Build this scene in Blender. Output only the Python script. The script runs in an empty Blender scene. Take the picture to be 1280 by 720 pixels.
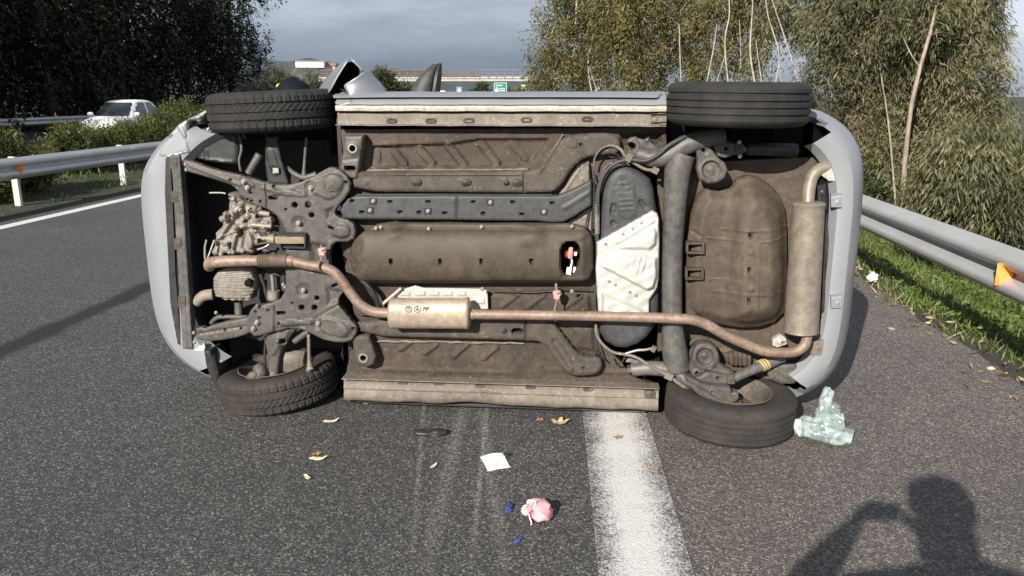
import bpy, bmesh, math, random
import numpy as np
from mathutils import Vector, Matrix, Euler
random.seed(7); RNG = np.random.default_rng(7)
SC = bpy.context.scene
COL = SC.collection
R_ = math.radians

# ------------------------------------------------------------------ camera, light, exposure
F_PX, CAM_H, HOR = 985.0, 1.65, 119.0
PITCH = math.atan((360 - HOR) / F_PX)
cam_d = bpy.data.cameras.new('camera'); cam = bpy.data.objects.new('camera', cam_d); COL.objects.link(cam)
cam_d.sensor_width = 36.0; cam_d.lens = 36.0 * F_PX / 1280.0
cam_d.clip_start = 0.05; cam_d.clip_end = 20000
cam.location = (0, 0, CAM_H); cam.rotation_euler = (math.pi / 2 - PITCH, 0, 0)
SC.camera = cam
SC.view_settings.view_transform = 'Standard'; SC.view_settings.look = 'None'
SC.view_settings.exposure = 0.84; SC.view_settings.gamma = 1.0

SUN_AZ, SUN_EL = R_(27.1), R_(26.6)          # direction the light travels (from +Y to the right) and height of the sun
sd = bpy.data.lights.new('sun', 'SUN'); sun = bpy.data.objects.new('sun', sd); COL.objects.link(sun)
sd.energy = 5.0; sd.angle = R_(0.53); sd.color = (1.0, 0.935, 0.835)
sdir = Vector((math.sin(SUN_AZ) * math.cos(SUN_EL), math.cos(SUN_AZ) * math.cos(SUN_EL), -math.sin(SUN_EL)))
sun.rotation_euler = sdir.to_track_quat('-Z', 'Y').to_euler(); sun.location = (-8, -16, 12)

w = bpy.data.worlds.new('World'); SC.world = w; w.use_nodes = True
nt = w.node_tree; nt.nodes.clear()
def N(t, k, **kw):
    n = t.nodes.new(k)
    for a, b in kw.items(): setattr(n, a, b)
    return n
out = N(nt, 'ShaderNodeOutputWorld')
sky = N(nt, 'ShaderNodeTexSky', sky_type='NISHITA'); sky.sun_disc = False
sky.sun_elevation = SUN_EL; sky.sun_rotation = SUN_AZ + math.pi; sky.air_density = 1.2; sky.dust_density = 1.5
b1 = N(nt, 'ShaderNodeBackground'); b1.inputs[1].default_value = 0.05
nt.links.new(sky.outputs[0], b1.inputs[0])
tc = N(nt, 'ShaderNodeTexCoord')
sep = N(nt, 'ShaderNodeSeparateXYZ'); nt.links.new(tc.outputs['Generated'], sep.inputs[0])
mp = N(nt, 'ShaderNodeMapping'); mp.inputs['Scale'].default_value = (2.2, 2.2, 9.0); mp.inputs['Location'].default_value = (3.1, 0.4, 0.2)
nt.links.new(tc.outputs['Generated'], mp.inputs[0])
nz = N(nt, 'ShaderNodeTexNoise'); nz.inputs['Scale'].default_value = 1.6; nz.inputs['Detail'].default_value = 7; nz.inputs['Roughness'].default_value = 0.55
nt.links.new(mp.outputs[0], nz.inputs[0])
elv = N(nt, 'ShaderNodeMapRange'); elv.inputs[1].default_value = 0.02; elv.inputs[2].default_value = 0.16; elv.inputs[3].default_value = -0.22; elv.inputs[4].default_value = 0.30
elv2 = N(nt, 'ShaderNodeMapRange'); elv2.inputs[1].default_value = 0.18; elv2.inputs[2].default_value = 0.50; elv2.inputs[3].default_value = 0.0; elv2.inputs[4].default_value = -0.34
nt.links.new(sep.outputs[2], elv2.inputs[0])
nt.links.new(sep.outputs[2], elv.inputs[0])
azr = N(nt, 'ShaderNodeMapRange'); azr.inputs[1].default_value = 0.05; azr.inputs[2].default_value = 0.5; azr.inputs[3].default_value = 0.0; azr.inputs[4].default_value = 0.40
nt.links.new(sep.outputs[0], azr.inputs[0])
ad = N(nt, 'ShaderNodeMath', operation='ADD'); nt.links.new(elv.outputs[0], ad.inputs[0]); nt.links.new(nz.outputs[0], ad.inputs[1])
ad2 = N(nt, 'ShaderNodeMath', operation='ADD'); nt.links.new(ad.outputs[0], ad2.inputs[0]); nt.links.new(azr.outputs[0], ad2.inputs[1])
cr = N(nt, 'ShaderNodeValToRGB')
cr.color_ramp.elements[0].position = 0.22; cr.color_ramp.elements[0].color = (0.150, 0.195, 0.275, 1)
cr.color_ramp.elements[1].position = 0.95; cr.color_ramp.elements[1].color = (0.60, 0.66, 0.76, 1)
e = cr.color_ramp.elements.new(0.55); e.color = (0.27, 0.315, 0.40, 1)
ad3 = N(nt, 'ShaderNodeMath', operation='ADD'); nt.links.new(ad2.outputs[0], ad3.inputs[0]); nt.links.new(elv2.outputs[0], ad3.inputs[1])
nt.links.new(ad3.outputs[0], cr.inputs[0])
b2 = N(nt, 'ShaderNodeBackground'); b2.inputs[1].default_value = 0.74
nt.links.new(cr.outputs[0], b2.inputs[0])
mxs = N(nt, 'ShaderNodeMixShader'); mxs.inputs[0].default_value = 0.86
nt.links.new(b1.outputs[0], mxs.inputs[1]); nt.links.new(b2.outputs[0], mxs.inputs[2])
nt.links.new(mxs.outputs[0], out.inputs[0])

# ------------------------------------------------------------------ helpers
def tag(o, label=None, cat=None, group=None, kind=None):
    if label: o['label'] = label
    if cat: o['category'] = cat
    if group: o['group'] = group
    if kind: o['kind'] = kind
    return o
def thing(name, label, cat, loc=(0, 0, 0), rot=(0, 0, 0), group=None):
    o = bpy.data.objects.new(name, None); COL.objects.link(o); o.empty_display_size = 0.2
    o.location = loc; o.rotation_euler = rot
    return tag(o, label, cat, group)
def mesh_obj(name, verts, faces, mat=None, parent=None, smooth=True, auto=35):
    me = bpy.data.meshes.new(name)
    me.from_pydata([tuple(map(float, v)) for v in verts], [], [tuple(map(int, f)) for f in faces]); me.update()
    return link(name, me, mat, parent, smooth, auto)
def link(name, me, mat=None, parent=None, smooth=True, auto=35):
    if mat is not None and not me.materials: me.materials.append(mat)
    if smooth and len(me.polygons):
        me.polygons.foreach_set('use_smooth', [True] * len(me.polygons))
        if auto: me.set_sharp_from_angle(angle=R_(auto))
    o = bpy.data.objects.new(name, me); COL.objects.link(o)
    if parent is not None: o.parent = parent
    return o
class MB:
    def __init__(s): s.v = []; s.f = []
    def add(s, vs, fs):
        b = len(s.v); s.v += [tuple(x) for x in vs]; s.f += [tuple(i + b for i in f) for f in fs]; return s
    def box(s, c, sz, M=None):
        x, y, z = sz[0] / 2, sz[1] / 2, sz[2] / 2
        vs = [Vector((a * x, b * y, d * z)) for a in (-1, 1) for b in (-1, 1) for d in (-1, 1)]
        if M is not None: vs = [M @ v for v in vs]
        c = Vector(c)
        return s.add([v + c for v in vs], [(0, 1, 3, 2), (4, 6, 7, 5), (0, 4, 5, 1), (2, 3, 7, 6), (0, 2, 6, 4), (1, 5, 7, 3)])
    def bar(s, a, b, w, h, up=(0, 0, 1)):
        a = Vector(a); b = Vector(b); d = (b - a); L = d.length; d.normalize(); u = Vector(up)
        if abs(d.dot(u)) > .98: u = Vector((1, 0, 0))
        r = d.cross(u).normalized(); u = r.cross(d)
        vs = []
        for p in (a, b):
            for q in ((-1, -1), (1, -1), (1, 1), (-1, 1)): vs.append(p + r * q[0] * w / 2 + u * q[1] * h / 2)
        return s.add(vs, [(3, 2, 1, 0), (4, 5, 6, 7), (0, 1, 5, 4), (1, 2, 6, 5), (2, 3, 7, 6), (3, 0, 4, 7)])
    def tube(s, pts, rad, n=12, cap=True, sub=0):
        P = [Vector(p) for p in pts]
        if not hasattr(rad, '__len__'): rad = [rad] * len(P)
        rad = list(rad)
        if sub and len(P) > 2:
            Q, RR = [], []
            for i in range(len(P) - 1):
                p0 = P[max(i - 1, 0)]; p1 = P[i]; p2 = P[i + 1]; p3 = P[min(i + 2, len(P) - 1)]
                for k in range(sub):
                    t = k / sub
                    Q.append(0.5 * ((2 * p1) + (p2 - p0) * t + (2 * p0 - 5 * p1 + 4 * p2 - p3) * t * t + (3 * p1 - p0 - 3 * p2 + p3) * t ** 3))
                    RR.append(rad[i] * (1 - t) + rad[i + 1] * t)
            Q.append(P[-1]); RR.append(rad[-1]); P, rad = Q, RR
        b = len(s.v); ref = None
        for i, p in enumerate(P):
            d = (P[min(i + 1, len(P) - 1)] - P[max(i - 1, 0)]).normalized()
            if ref is None: ref = Vector((0, 0, 1)) if abs(d.z) < .9 else Vector((0, 1, 0))
            r = d.cross(ref).normalized(); u = r.cross(d).normalized(); ref = u
            for k in range(n):
                a = 2 * math.pi * k / n; s.v.append(tuple(p + (r * math.cos(a) + u * math.sin(a)) * rad[i]))
        for i in range(len(P) - 1):
            for k in range(n):
                k2 = (k + 1) % n; s.f.append((b + i * n + k, b + i * n + k2, b + (i + 1) * n + k2, b + (i + 1) * n + k))
        if cap:
            s.f.append(tuple(b + k for k in range(n))[::-1]); e = b + (len(P) - 1) * n; s.f.append(tuple(e + k for k in range(n)))
        return s
    def lathe(s, prof, n=32, M=None, closed=False):
        """prof = (axial, radius) points, revolved round local z"""
        b = len(s.v); m = len(prof)
        for j in range(n):
            a = 2 * math.pi * j / n
            for (ax, r) in prof:
                v = Vector((r * math.cos(a), r * math.sin(a), ax))
                s.v.append(tuple(M @ v if M is not None else v))
        for j in range(n):
            j2 = (j + 1) % n
            for i in range(m if closed else m - 1):
                i2 = (i + 1) % m
                s.f.append((b + j * m + i, b + j2 * m + i, b + j2 * m + i2, b + j * m + i2))
        return s
    def build(s, name, mat=None, parent=None, smooth=True, auto=35): return mesh_obj(name, s.v, s.f, mat, parent, smooth, auto)

# ------------------------------------------------------------------ materials
def lin(c): return tuple(((x / 255 + .055) / 1.055) ** 2.4 if x > 10 else x / 255 / 12.92 for x in c)
def newmat(name):
    m = bpy.data.materials.new(name); m.use_nodes = True
    t = m.node_tree; return m, t, t.nodes['Principled BSDF']
def ramp(t, fac, stops):
    r = N(t, 'ShaderNodeValToRGB'); els = r.color_ramp.elements
    while len(els) < len(stops): els.new(0.5)
    for e_, (p, c) in zip(els, stops):
        e_.position = p; e_.color = (c[0], c[1], c[2], 1) if hasattr(c, '__len__') else (c, c, c, 1)
    t.links.new(fac, r.inputs[0]); return r.outputs[0]
def noise(t, scale, detail=4, rough=.6, vec=None, dist=0):
    n = N(t, 'ShaderNodeTexNoise'); n.inputs['Scale'].default_value = scale; n.inputs['Detail'].default_value = detail
    n.inputs['Roughness'].default_value = rough; n.inputs['Distortion'].default_value = dist
    if vec is None:
        c = N(t, 'ShaderNodeTexCoord'); vec = c.outputs['Object']
    t.links.new(vec, n.inputs[0]); return n.outputs[0]
def mix(t, fac, a, b, blend='MIX'):
    m = N(t, 'ShaderNodeMix', data_type='RGBA', blend_type=blend)
    for sock, val in ((m.inputs[0], fac), (m.inputs[6], a), (m.inputs[7], b)):
        if hasattr(val, 'links') or hasattr(val, 'is_linked'): t.links.new(val, sock)
        elif hasattr(val, '__len__'): sock.default_value = (val[0], val[1], val[2], 1)
        else: sock.default_value = val
    return m.outputs[2]
def bump(t, bs, h, strength=.3, dist=.01):
    b = N(t, 'ShaderNodeBump'); b.inputs['Strength'].default_value = strength; b.inputs['Distance'].default_value = dist
    t.links.new(h, b.inputs['Height']); t.links.new(b.outputs[0], bs.inputs['Normal'])
def plain(name, col, rough=.6, metal=0.0, var=.25, scale=14, bmp=.12, bd=.004, spec=.4):
    m, t, bs = newmat(name)
    n1 = noise(t, scale, 5)
    lo = tuple(x * (1 - var) for x in col); hi = tuple(min(1, x * (1 + var)) for x in col)
    t.links.new(ramp(t, n1, [(.3, lo), (.7, hi)]), bs.inputs['Base Color'])
    bs.inputs['Roughness'].default_value = rough; bs.inputs['Metallic'].default_value = metal
    bs.inputs['Specular IOR Level'].default_value = spec
    if bmp: bump(t, bs, noise(t, scale * 8, 3), bmp, bd)
    return m
def grime(name, base, dust, amt=.5, rough=.65, metal=0.0, scale=3.5, bmp=.25, fleck=None, streak=1.0):
    """painted / cast metal under patchy road dust"""
    m, t, bs = newmat(name)
    co = N(t, 'ShaderNodeTexCoord').outputs['Object']
    n1 = noise(t, scale, 7, .68, co, .4); n2 = noise(t, scale * 7, 5, .7, co); n3 = noise(t, scale * 40, 3, .6, co)
    f1 = ramp(t, n1, [(.5 - amt * .42, 0.0), (.5 + (1 - amt) * .42, 1.0)])
    c1 = mix(t, f1, dust, base)
    c2 = mix(t, ramp(t, n2, [(.36, .55), (.62, 0.0)]), c1, tuple(x * .55 for x in base))
    c3 = mix(t, ramp(t, n3, [(.56, 0.0), (.75, .4)]), c2, tuple(min(1, x * 1.45) for x in dust))
    if fleck:
        n4 = noise(t, scale * 11, 4, .7, co, 1.2)
        c3 = mix(t, ramp(t, n4, [(.62, 0.0), (.68, .75)]), c3, fleck)
    t.links.new(c3, bs.inputs['Base Color'])
    rr = N(t, 'ShaderNodeMapRange'); rr.inputs[3].default_value = max(.05, rough - .18); rr.inputs[4].default_value = min(1, rough + .2)
    t.links.new(n2, rr.inputs[0]); t.links.new(rr.outputs[0], bs.inputs['Roughness'])
    bs.inputs['Metallic'].default_value = metal; bs.inputs['Specular IOR Level'].default_value = .35
    ad_ = N(t, 'ShaderNodeMath', operation='ADD'); t.links.new(n2, ad_.inputs[0]); t.links.new(n3, ad_.inputs[1])
    bump(t, bs, ad_.outputs[0], bmp, .004)
    return m
M = {}
M['underseal'] = grime('underseal', (.026, .020, .016), (.088, .068, .052), .5, .72, fleck=(.19, .16, .13))
M['underseal_dark'] = grime('underseal_dark', (.048, .040, .034), (.09, .074, .06), .45, .72)
M['rail'] = grime('rail', (.040, .034, .029), (.098, .082, .068), .5, .7, fleck=(.19, .17, .145))
M['cover'] = grime('cover', (.038, .031, .025), (.090, .072, .054), .5, .62, scale=2.2, bmp=.12)
M['plastic'] = grime('plastic', (.032, .034, .037), (.068, .069, .070), .42, .55, bmp=.1)
M['black_plastic'] = grime('black_plastic', (.012, .013, .015), (.035, .036, .038), .35, .5, bmp=.1)
M['subframe'] = grime('subframe', (.056, .053, .050), (.120, .110, .100), .5, .55, metal=.15, bmp=.2, fleck=(.25, .2, .16))
M['beam'] = grime('beam', (.052, .051, .050), (.160, .152, .142), .5, .5, metal=.15, bmp=.2)
M['castalu'] = grime('castalu', (.19, .175, .155), (.31, .28, .24), .5, .55, metal=.3, bmp=.3, fleck=(.12, .10, .085), scale=6)
M['rustpipe'] = grime('rustpipe', (.165, .110, .082), (.33, .25, .205), .5, .55, metal=.25, bmp=.15, scale=7, fleck=(.12, .055, .03))
M['flex'] = grime('flex', (.15, .115, .09), (.24, .19, .155), .5, .6, metal=.3)
M['muffler'] = grime('muffler', (.36, .315, .26), (.44, .34, .245), .45, .42, metal=.35, bmp=.08, scale=4)
M['rear_muffler'] = grime('rear_muffler', (.19, .165, .135), (.27, .23, .185), .5, .5, metal=.3, bmp=.1, scale=3)
M['foil'] = plain('foil', (.50, .485, .45), .38, .35, .13, 7, .06)
M['well'] = grime('well', (.040, .031, .023), (.108, .082, .060), .5, .65, scale=2.6, bmp=.15)
M['steel'] = plain('steel', (.30, .285, .265), .4, .6, .3, 40)
M['rust'] = plain('rust', (.30, .17, .13), .7, .1, .4, 40)
M['pink_rubber'] = plain('pink_rubber', (.42, .24, .22), .6, 0, .25, 40)
M['sill_dirty'] = grime('sill_dirty', (.105, .088, .07), (.215, .188, .155), .5, .6, scale=4, fleck=(.42, .40, .35))
M['sill_scraped'] = grime('sill_scraped', (.33, .32, .28), (.45, .43, .37), .5, .5, scale=7, fleck=(.09, .08, .07), bmp=.3)
M['black'] = plain('black', (.008, .008, .009), .9, 0, .3, 10, spec=.08)
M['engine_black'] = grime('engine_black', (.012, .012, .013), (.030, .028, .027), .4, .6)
M['paint_silver'] = None
def carpaint(name, col, dirt, metal=.35, rough=.34, scr=.25):
    m, t, bs = newmat(name)
    co = N(t, 'ShaderNodeTexCoord').outputs['Object']
    n1 = noise(t, 2.5, 6, .65, co, .5); n2 = noise(t, 30, 4, .7, co)
    mpn = N(t, 'ShaderNodeMapping'); mpn.inputs['Scale'].default_value = (3, 30, 30); t.links.new(co, mpn.inputs[0])
    n3 = noise(t, 6, 4, .7, mpn.outputs[0], .6)
    c = mix(t, ramp(t, n1, [(.45, 0.0), (.8, .55)]), col, dirt)
    c = mix(t, ramp(t, n2, [(.58, 0.0), (.75, .35)]), c, dirt)
    c = mix(t, ramp(t, n3, [(.66, 0.0), (.70, scr)]), c, (.10, .10, .10))
    t.links.new(c, bs.inputs['Base Color']); bs.inputs['Metallic'].default_value = metal
    rr = N(t, 'ShaderNodeMapRange'); rr.inputs[3].default_value = rough - .08; rr.inputs[4].default_value = rough + .25
    t.links.new(n1, rr.inputs[0]); t.links.new(rr.outputs[0], bs.inputs['Roughness'])
    bs.inputs['Coat Weight'].default_value = .25; bs.inputs['Coat Roughness'].default_value = .25
    return m
M['paint_silver'] = carpaint('paint_silver', (.255, .266, .288), (.21, .21, .21))
M['paint_white'] = carpaint('paint_white', (.80, .80, .79), (.62, .60, .56), 0, .3, .0)
def glass(name, col=(.02, .025, .03)):
    m, t, bs = newmat(name); bs.inputs['Base Color'].default_value = (*col, 1); bs.inputs['Roughness'].default_value = .05
    bs.inputs['Specular IOR Level'].default_value = .8; return m
M['glass'] = glass('glass')
def rubber(name, col, dust):
    m, t, bs = newmat(name)
    co = N(t, 'ShaderNodeTexCoord').outputs['Object']
    n1 = noise(t, 9, 6, .7, co); n2 = noise(t, 90, 3, .6, co)
    c = mix(t, ramp(t, n1, [(.35, 0.0), (.75, .8)]), col, dust)
    c = mix(t, ramp(t, n2, [(.55, 0.0), (.75, .4)]), c, dust)
    t.links.new(c, bs.inputs['Base Color']); bs.inputs['Roughness'].default_value = .78; bs.inputs['Specular IOR Level'].default_value = .3
    bump(t, bs, n2, .25, .002); return m
M['tyre'] = rubber('tyre', (.014, .014, .015), (.036, .034, .031))
M['tyre_dusty'] = rubber('tyre_dusty', (.022, .020, .019), (.054, .048, .042))

# ------------------------------------------------------------------ road frame
RA = R_(4.8)                                   # the road runs 4.8 degrees to the right of the view
def RD(n, s, z=0.0): return Vector((n * math.cos(RA) + s * math.sin(RA), -n * math.sin(RA) + s * math.cos(RA), z))
def ray(px, py):
    xr = (px - 640) / F_PX; yr = (py - 360) / F_PX
    return Vector((xr, math.cos(PITCH) - yr * math.sin(PITCH), -math.sin(PITCH) - yr * math.cos(PITCH)))
def ground(px, py, z=0.0):
    r = ray(px, py); t = (z - CAM_H) / r.z; return Vector((0, 0, CAM_H)) + r * t
def at_depth(px, py, Y):
    r = ray(px, py); return Vector((0, 0, CAM_H)) + r * (Y / r.y)

# ================================================================== THE SETTING
def asphalt_nodes(t):
    """returns (colour, height, coordinate) sockets of the asphalt, in road coordinates x = across, y = along"""
    co = N(t, 'ShaderNodeTexCoord').outputs['Object']
    v1 = N(t, 'ShaderNodeTexVoronoi'); v1.inputs['Scale'].default_value = 135; t.links.new(co, v1.inputs[0])
    v2 = N(t, 'ShaderNodeTexVoronoi'); v2.inputs['Scale'].default_value = 230; t.links.new(co, v2.inputs[0])
    sx = N(t, 'ShaderNodeSeparateXYZ'); t.links.new(v1.outputs['Color'], sx.inputs[0])
    sx2 = N(t, 'ShaderNodeSeparateXYZ'); t.links.new(v2.outputs['Color'], sx2.inputs[0])
    lane = ramp(t, sx.outputs[0], [(0.0, (.028, .028, .029)), (.55, (.062, .060, .058)), (.82, (.098, .094, .090)), (.95, (.205, .20, .19))])
    shld = ramp(t, sx.outputs[0], [(0.0, (.060, .053, .048)), (.55, (.118, .101, .089)), (.82, (.160, .142, .128)), (.95, (.28, .255, .232))])
    px = N(t, 'ShaderNodeSeparateXYZ'); t.links.new(co, px.inputs[0])
    big = noise(t, .8, 5, .6, co)
    wob = N(t, 'ShaderNodeMath', operation='MULTIPLY_ADD'); t.links.new(big, wob.inputs[0]); wob.inputs[1].default_value = .5; t.links.new(px.outputs[0], wob.inputs[2])
    f = N(t, 'ShaderNodeMapRange'); f.inputs[1].default_value = .45; f.inputs[2].default_value = .75; t.links.new(wob.outputs[0], f.inputs[0])
    c = mix(t, f.outputs[0], lane, shld)
    c = mix(t, 1.0, c, ramp(t, sx2.outputs[0], [(0.0, .45), (.6, 1.0), (1.0, 1.5)]), 'MULTIPLY')
    # pale dry streaks and stains along the wheel tracks
    mpn = N(t, 'ShaderNodeMapping'); mpn.inputs['Scale'].default_value = (5.0, .35, 1); t.links.new(co, mpn.inputs[0])
    st = noise(t, 1.6, 6, .65, mpn.outputs[0], .3)
    c = mix(t, ramp(t, st, [(.58, 0.0), (.78, .14)]), c, (.22, .21, .20))
    c = mix(t, ramp(t, noise(t, .55, 5, .6, co), [(.35, .35), (.6, 0.0)]), c, (.03, .03, .03))
    # scrape marks left in the asphalt by the car
    for (n0, s0, n1, s1, w_, a_) in ((-.575, 2.5, -.84, 4.1, .016, .40), (-.52, 2.45, -.60, 4.0, .05, .28), (-.36, 2.5, -.47, 4.0, .016, .5), (-.22, 2.4, -.40, 3.4, .04, .25)):
        k = (n1 - n0) / (s1 - s0)
        m1 = N(t, 'ShaderNodeMath', operation='MULTIPLY_ADD'); t.links.new(px.outputs[1], m1.inputs[0]); m1.inputs[1].default_value = -k; m1.inputs[2].default_value = -n0 + k * s0
        a1 = N(t, 'ShaderNodeMath', operation='ADD'); t.links.new(px.outputs[0], a1.inputs[0]); t.links.new(m1.outputs[0], a1.inputs[1])
        ab = N(t, 'ShaderNodeMath', operation='ABSOLUTE'); t.links.new(a1.outputs[0], ab.inputs[0])
        mr = N(t, 'ShaderNodeMapRange'); mr.inputs[1].default_value = 0; mr.inputs[2].default_value = w_; mr.inputs[3].default_value = a_; mr.inputs[4].default_value = 0; t.links.new(ab.outputs[0], mr.inputs[0])
        e1 = N(t, 'ShaderNodeMapRange'); e1.inputs[1].default_value = s0 - .2; e1.inputs[2].default_value = s0 + .5; t.links.new(px.outputs[1], e1.inputs[0])
        mu = N(t, 'ShaderNodeMath', operation='MULTIPLY'); t.links.new(mr.outputs[0], mu.inputs[0]); t.links.new(e1.outputs[0], mu.inputs[1])
        gr = ramp(t, noise(t, 60, 2, .6, co), [(.42, 0.0), (.6, 1.0)])
        mu2 = N(t, 'ShaderNodeMath', operation='MULTIPLY'); t.links.new(mu.outputs[0], mu2.inputs[0]); t.links.new(gr, mu2.inputs[1])
        c = mix(t, mu2.outputs[0], c, (.42, .40, .37))
    # the tarred joint along the left lane
    wv = N(t, 'ShaderNodeMath', operation='MULTIPLY_ADD'); t.links.new(noise(t, 1.7, 4, .6, co), wv.inputs[0]); wv.inputs[1].default_value = .22; t.links.new(px.outputs[0], wv.inputs[2])
    a1 = N(t, 'ShaderNodeMath', operation='ADD'); t.links.new(wv.outputs[0], a1.inputs[0]); a1.inputs[1].default_value = 3.78 - .11
    ab = N(t, 'ShaderNodeMath', operation='ABSOLUTE'); t.links.new(a1.outputs[0], ab.inputs[0])
    mr = N(t, 'ShaderNodeMapRange'); mr.inputs[1].default_value = .07; mr.inputs[2].default_value = .15; mr.inputs[3].default_value = 1.0; mr.inputs[4].default_value = 0; t.links.new(ab.outputs[0], mr.inputs[0])
    c = mix(t, mr.outputs[0], c, (.016, .016, .017))
    h = N(t, 'ShaderNodeMath', operation='ADD'); t.links.new(v1.outputs['Distance'], h.inputs[0]); t.links.new(v2.outputs['Distance'], h.inputs[1])
    return c, h.outputs[0], co, px
def asphalt_mat():
    m, t, bs = newmat('asphalt'); c, h, co, px = asphalt_nodes(t)
    t.links.new(c, bs.inputs['Base Color']); bs.inputs['Roughness'].default_value = .72; bs.inputs['Specular IOR Level'].default_value = .45
    b = N(t, 'ShaderNodeBump'); b.invert = True; b.inputs['Strength'].default_value = .42; b.inputs['Distance'].default_value = .005
    t.links.new(h, b.inputs['Height']); t.links.new(b.outputs[0], bs.inputs['Normal']); return m
def paint_mat(name, c0, c1, wear, k=0.0):
    """worn road paint between n = c0 and c1: the asphalt shows through"""
    m, t, bs = newmat(name); c, h, co, px = asphalt_nodes(t)
    gr = noise(t, 120, 5, .8, co); lg = noise(t, 3.5, 6, .7, co)
    mid, hw = (c0 + c1) / 2, (c1 - c0) / 2
    sl = N(t, 'ShaderNodeMath', operation='MULTIPLY_ADD'); t.links.new(px.outputs[1], sl.inputs[0]); sl.inputs[1].default_value = -k; t.links.new(px.outputs[0], sl.inputs[2])
    a1 = N(t, 'ShaderNodeMath', operation='SUBTRACT'); t.links.new(sl.outputs[0], a1.inputs[0]); a1.inputs[1].default_value = mid
    ab = N(t, 'ShaderNodeMath', operation='ABSOLUTE'); t.links.new(a1.outputs[0], ab.inputs[0])
    ed = N(t, 'ShaderNodeMapRange'); ed.inputs[1].default_value = hw * .25; ed.inputs[2].default_value = hw * 1.02; ed.inputs[3].default_value = wear; ed.inputs[4].default_value = wear - .34; t.links.new(ab.outputs[0], ed.inputs[0])
    s1 = N(t, 'ShaderNodeMath', operation='MULTIPLY_ADD'); t.links.new(lg, s1.inputs[0]); s1.inputs[1].default_value = -.55; t.links.new(ed.outputs[0], s1.inputs[2])
    s2 = N(t, 'ShaderNodeMath', operation='MULTIPLY_ADD'); t.links.new(s1.outputs[0], s2.inputs[2]); t.links.new(gr, s2.inputs[0]); s2.inputs[1].default_value = 1.7
    fac = ramp(t, s2.outputs[0], [(.66, 0.0), (.98, .92)])
    t.links.new(mix(t, fac, c, (.60, .595, .575)), bs.inputs['Base Color']); bs.inputs['Roughness'].default_value = .7
    b = N(t, 'ShaderNodeBump'); b.invert = True; b.inputs['Strength'].default_value = .4; b.inputs['Distance'].default_value = .005
    t.links.new(h, b.inputs['Height']); t.links.new(b.outputs[0], bs.inputs['Normal']); return m
M['asphalt'] = asphalt_mat()
def soil_mat():
    m, t, bs = newmat('soil'); co = N(t, 'ShaderNodeTexCoord').outputs['Object']
    n1 = noise(t, 1.3, 7, .7, co); n2 = noise(t, 14, 6, .75, co)
    c = mix(t, ramp(t, n1, [(.42, 0.0), (.6, 1.0)]), (.034, .027, .019), (.030, .042, .014))
    c = mix(t, ramp(t, n2, [(.5, 0.0), (.72, .6)]), c, (.075, .060, .042))
    t.links.new(c, bs.inputs['Base Color']); bs.inputs['Roughness'].default_value = .95; bump(t, bs, n2, .8, .05); return m
M['soil'] = soil_mat()

def terrain_z(n, s):
    z = -0.035
    if n > 2.75: z -= .25 * min(n - 2.75, 4) + .40 * max(0, min(n - 6.75, 9)) + .012 * max(0, min(n - 15, 900))
    if n < -7.8: z += .05
    return z
ns = [-4000, -1500, -600, -250, -120, -70, -45, -30, -24, -21.6, -13.2, -12.7, -11, -9.5, -8.4, -7.9, -7.7, -4, 0, 2.0, 2.75, 3.2, 3.8, 4.6, 5.6, 6.75, 8.5, 11, 15.8, 25, 50, 100, 200, 400, 900, 2000, 5000]
ss = [-120, -40, -10, 0, 4, 8, 12, 18, 26, 36, 50, 80, 130, 220, 400, 800, 1600, 3500, 9000]
tv = [(n, s, terrain_z(n, s)) for s in ss for n in ns]; nn_ = len(ns)
tf = [(j * nn_ + i, j * nn_ + i + 1, (j + 1) * nn_ + i + 1, (j + 1) * nn_ + i) for j in range(len(ss) - 1) for i in range(nn_ - 1)]
terrain = tag(mesh_obj('ground', tv, tf, M['soil']), kind='structure'); terrain.rotation_euler.z = -RA
def strip(name, n0, n1, s0, s1, z, mat, jag=0.0, step=2.0, k0=0.0, k1=0.0):
    vs, fs = [], []; s = s0; i = 0
    while s < s1 + 1e-6:
        far = min(1, 30 / max(30, s)); st = step if s < 40 else 20
        j0 = jag * (random.random() - .5); j1 = jag * (random.random() - .5)
        vs += [(n0 + j0 + k0 * s, s, z), (n1 + j1 + k1 * s, s, z)]
        if i: fs.append((2 * i - 2, 2 * i - 1, 2 * i + 1, 2 * i))
        s += st; i += 1
    o = mesh_obj(name, vs, fs, mat); o.rotation_euler.z = -RA
    return tag(o, kind='structure')
strip('road', -7.75, 2.62, -14, 600, 0.0, M['asphalt'], .10, .35)
strip('opposite_carriageway', -21.4, -12.9, -30, 600, 0.01, M['asphalt'], .06, 1.0)
strip('edge_line', -7.46, -7.26, -12, 300, .004, paint_mat('edge_paint', -7.46, -7.26, .86))
strip('lane_line', .185, .525, -6, 14, .004, paint_mat('lane_paint', .205, .505, .47, -.035), 0, .5, -.035, -.035)
strip('opposite_edge_line', -13.4, -13.22, -12, 200, .014, paint_mat('edge_paint_far', -13.4, -13.22, .86))

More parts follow.
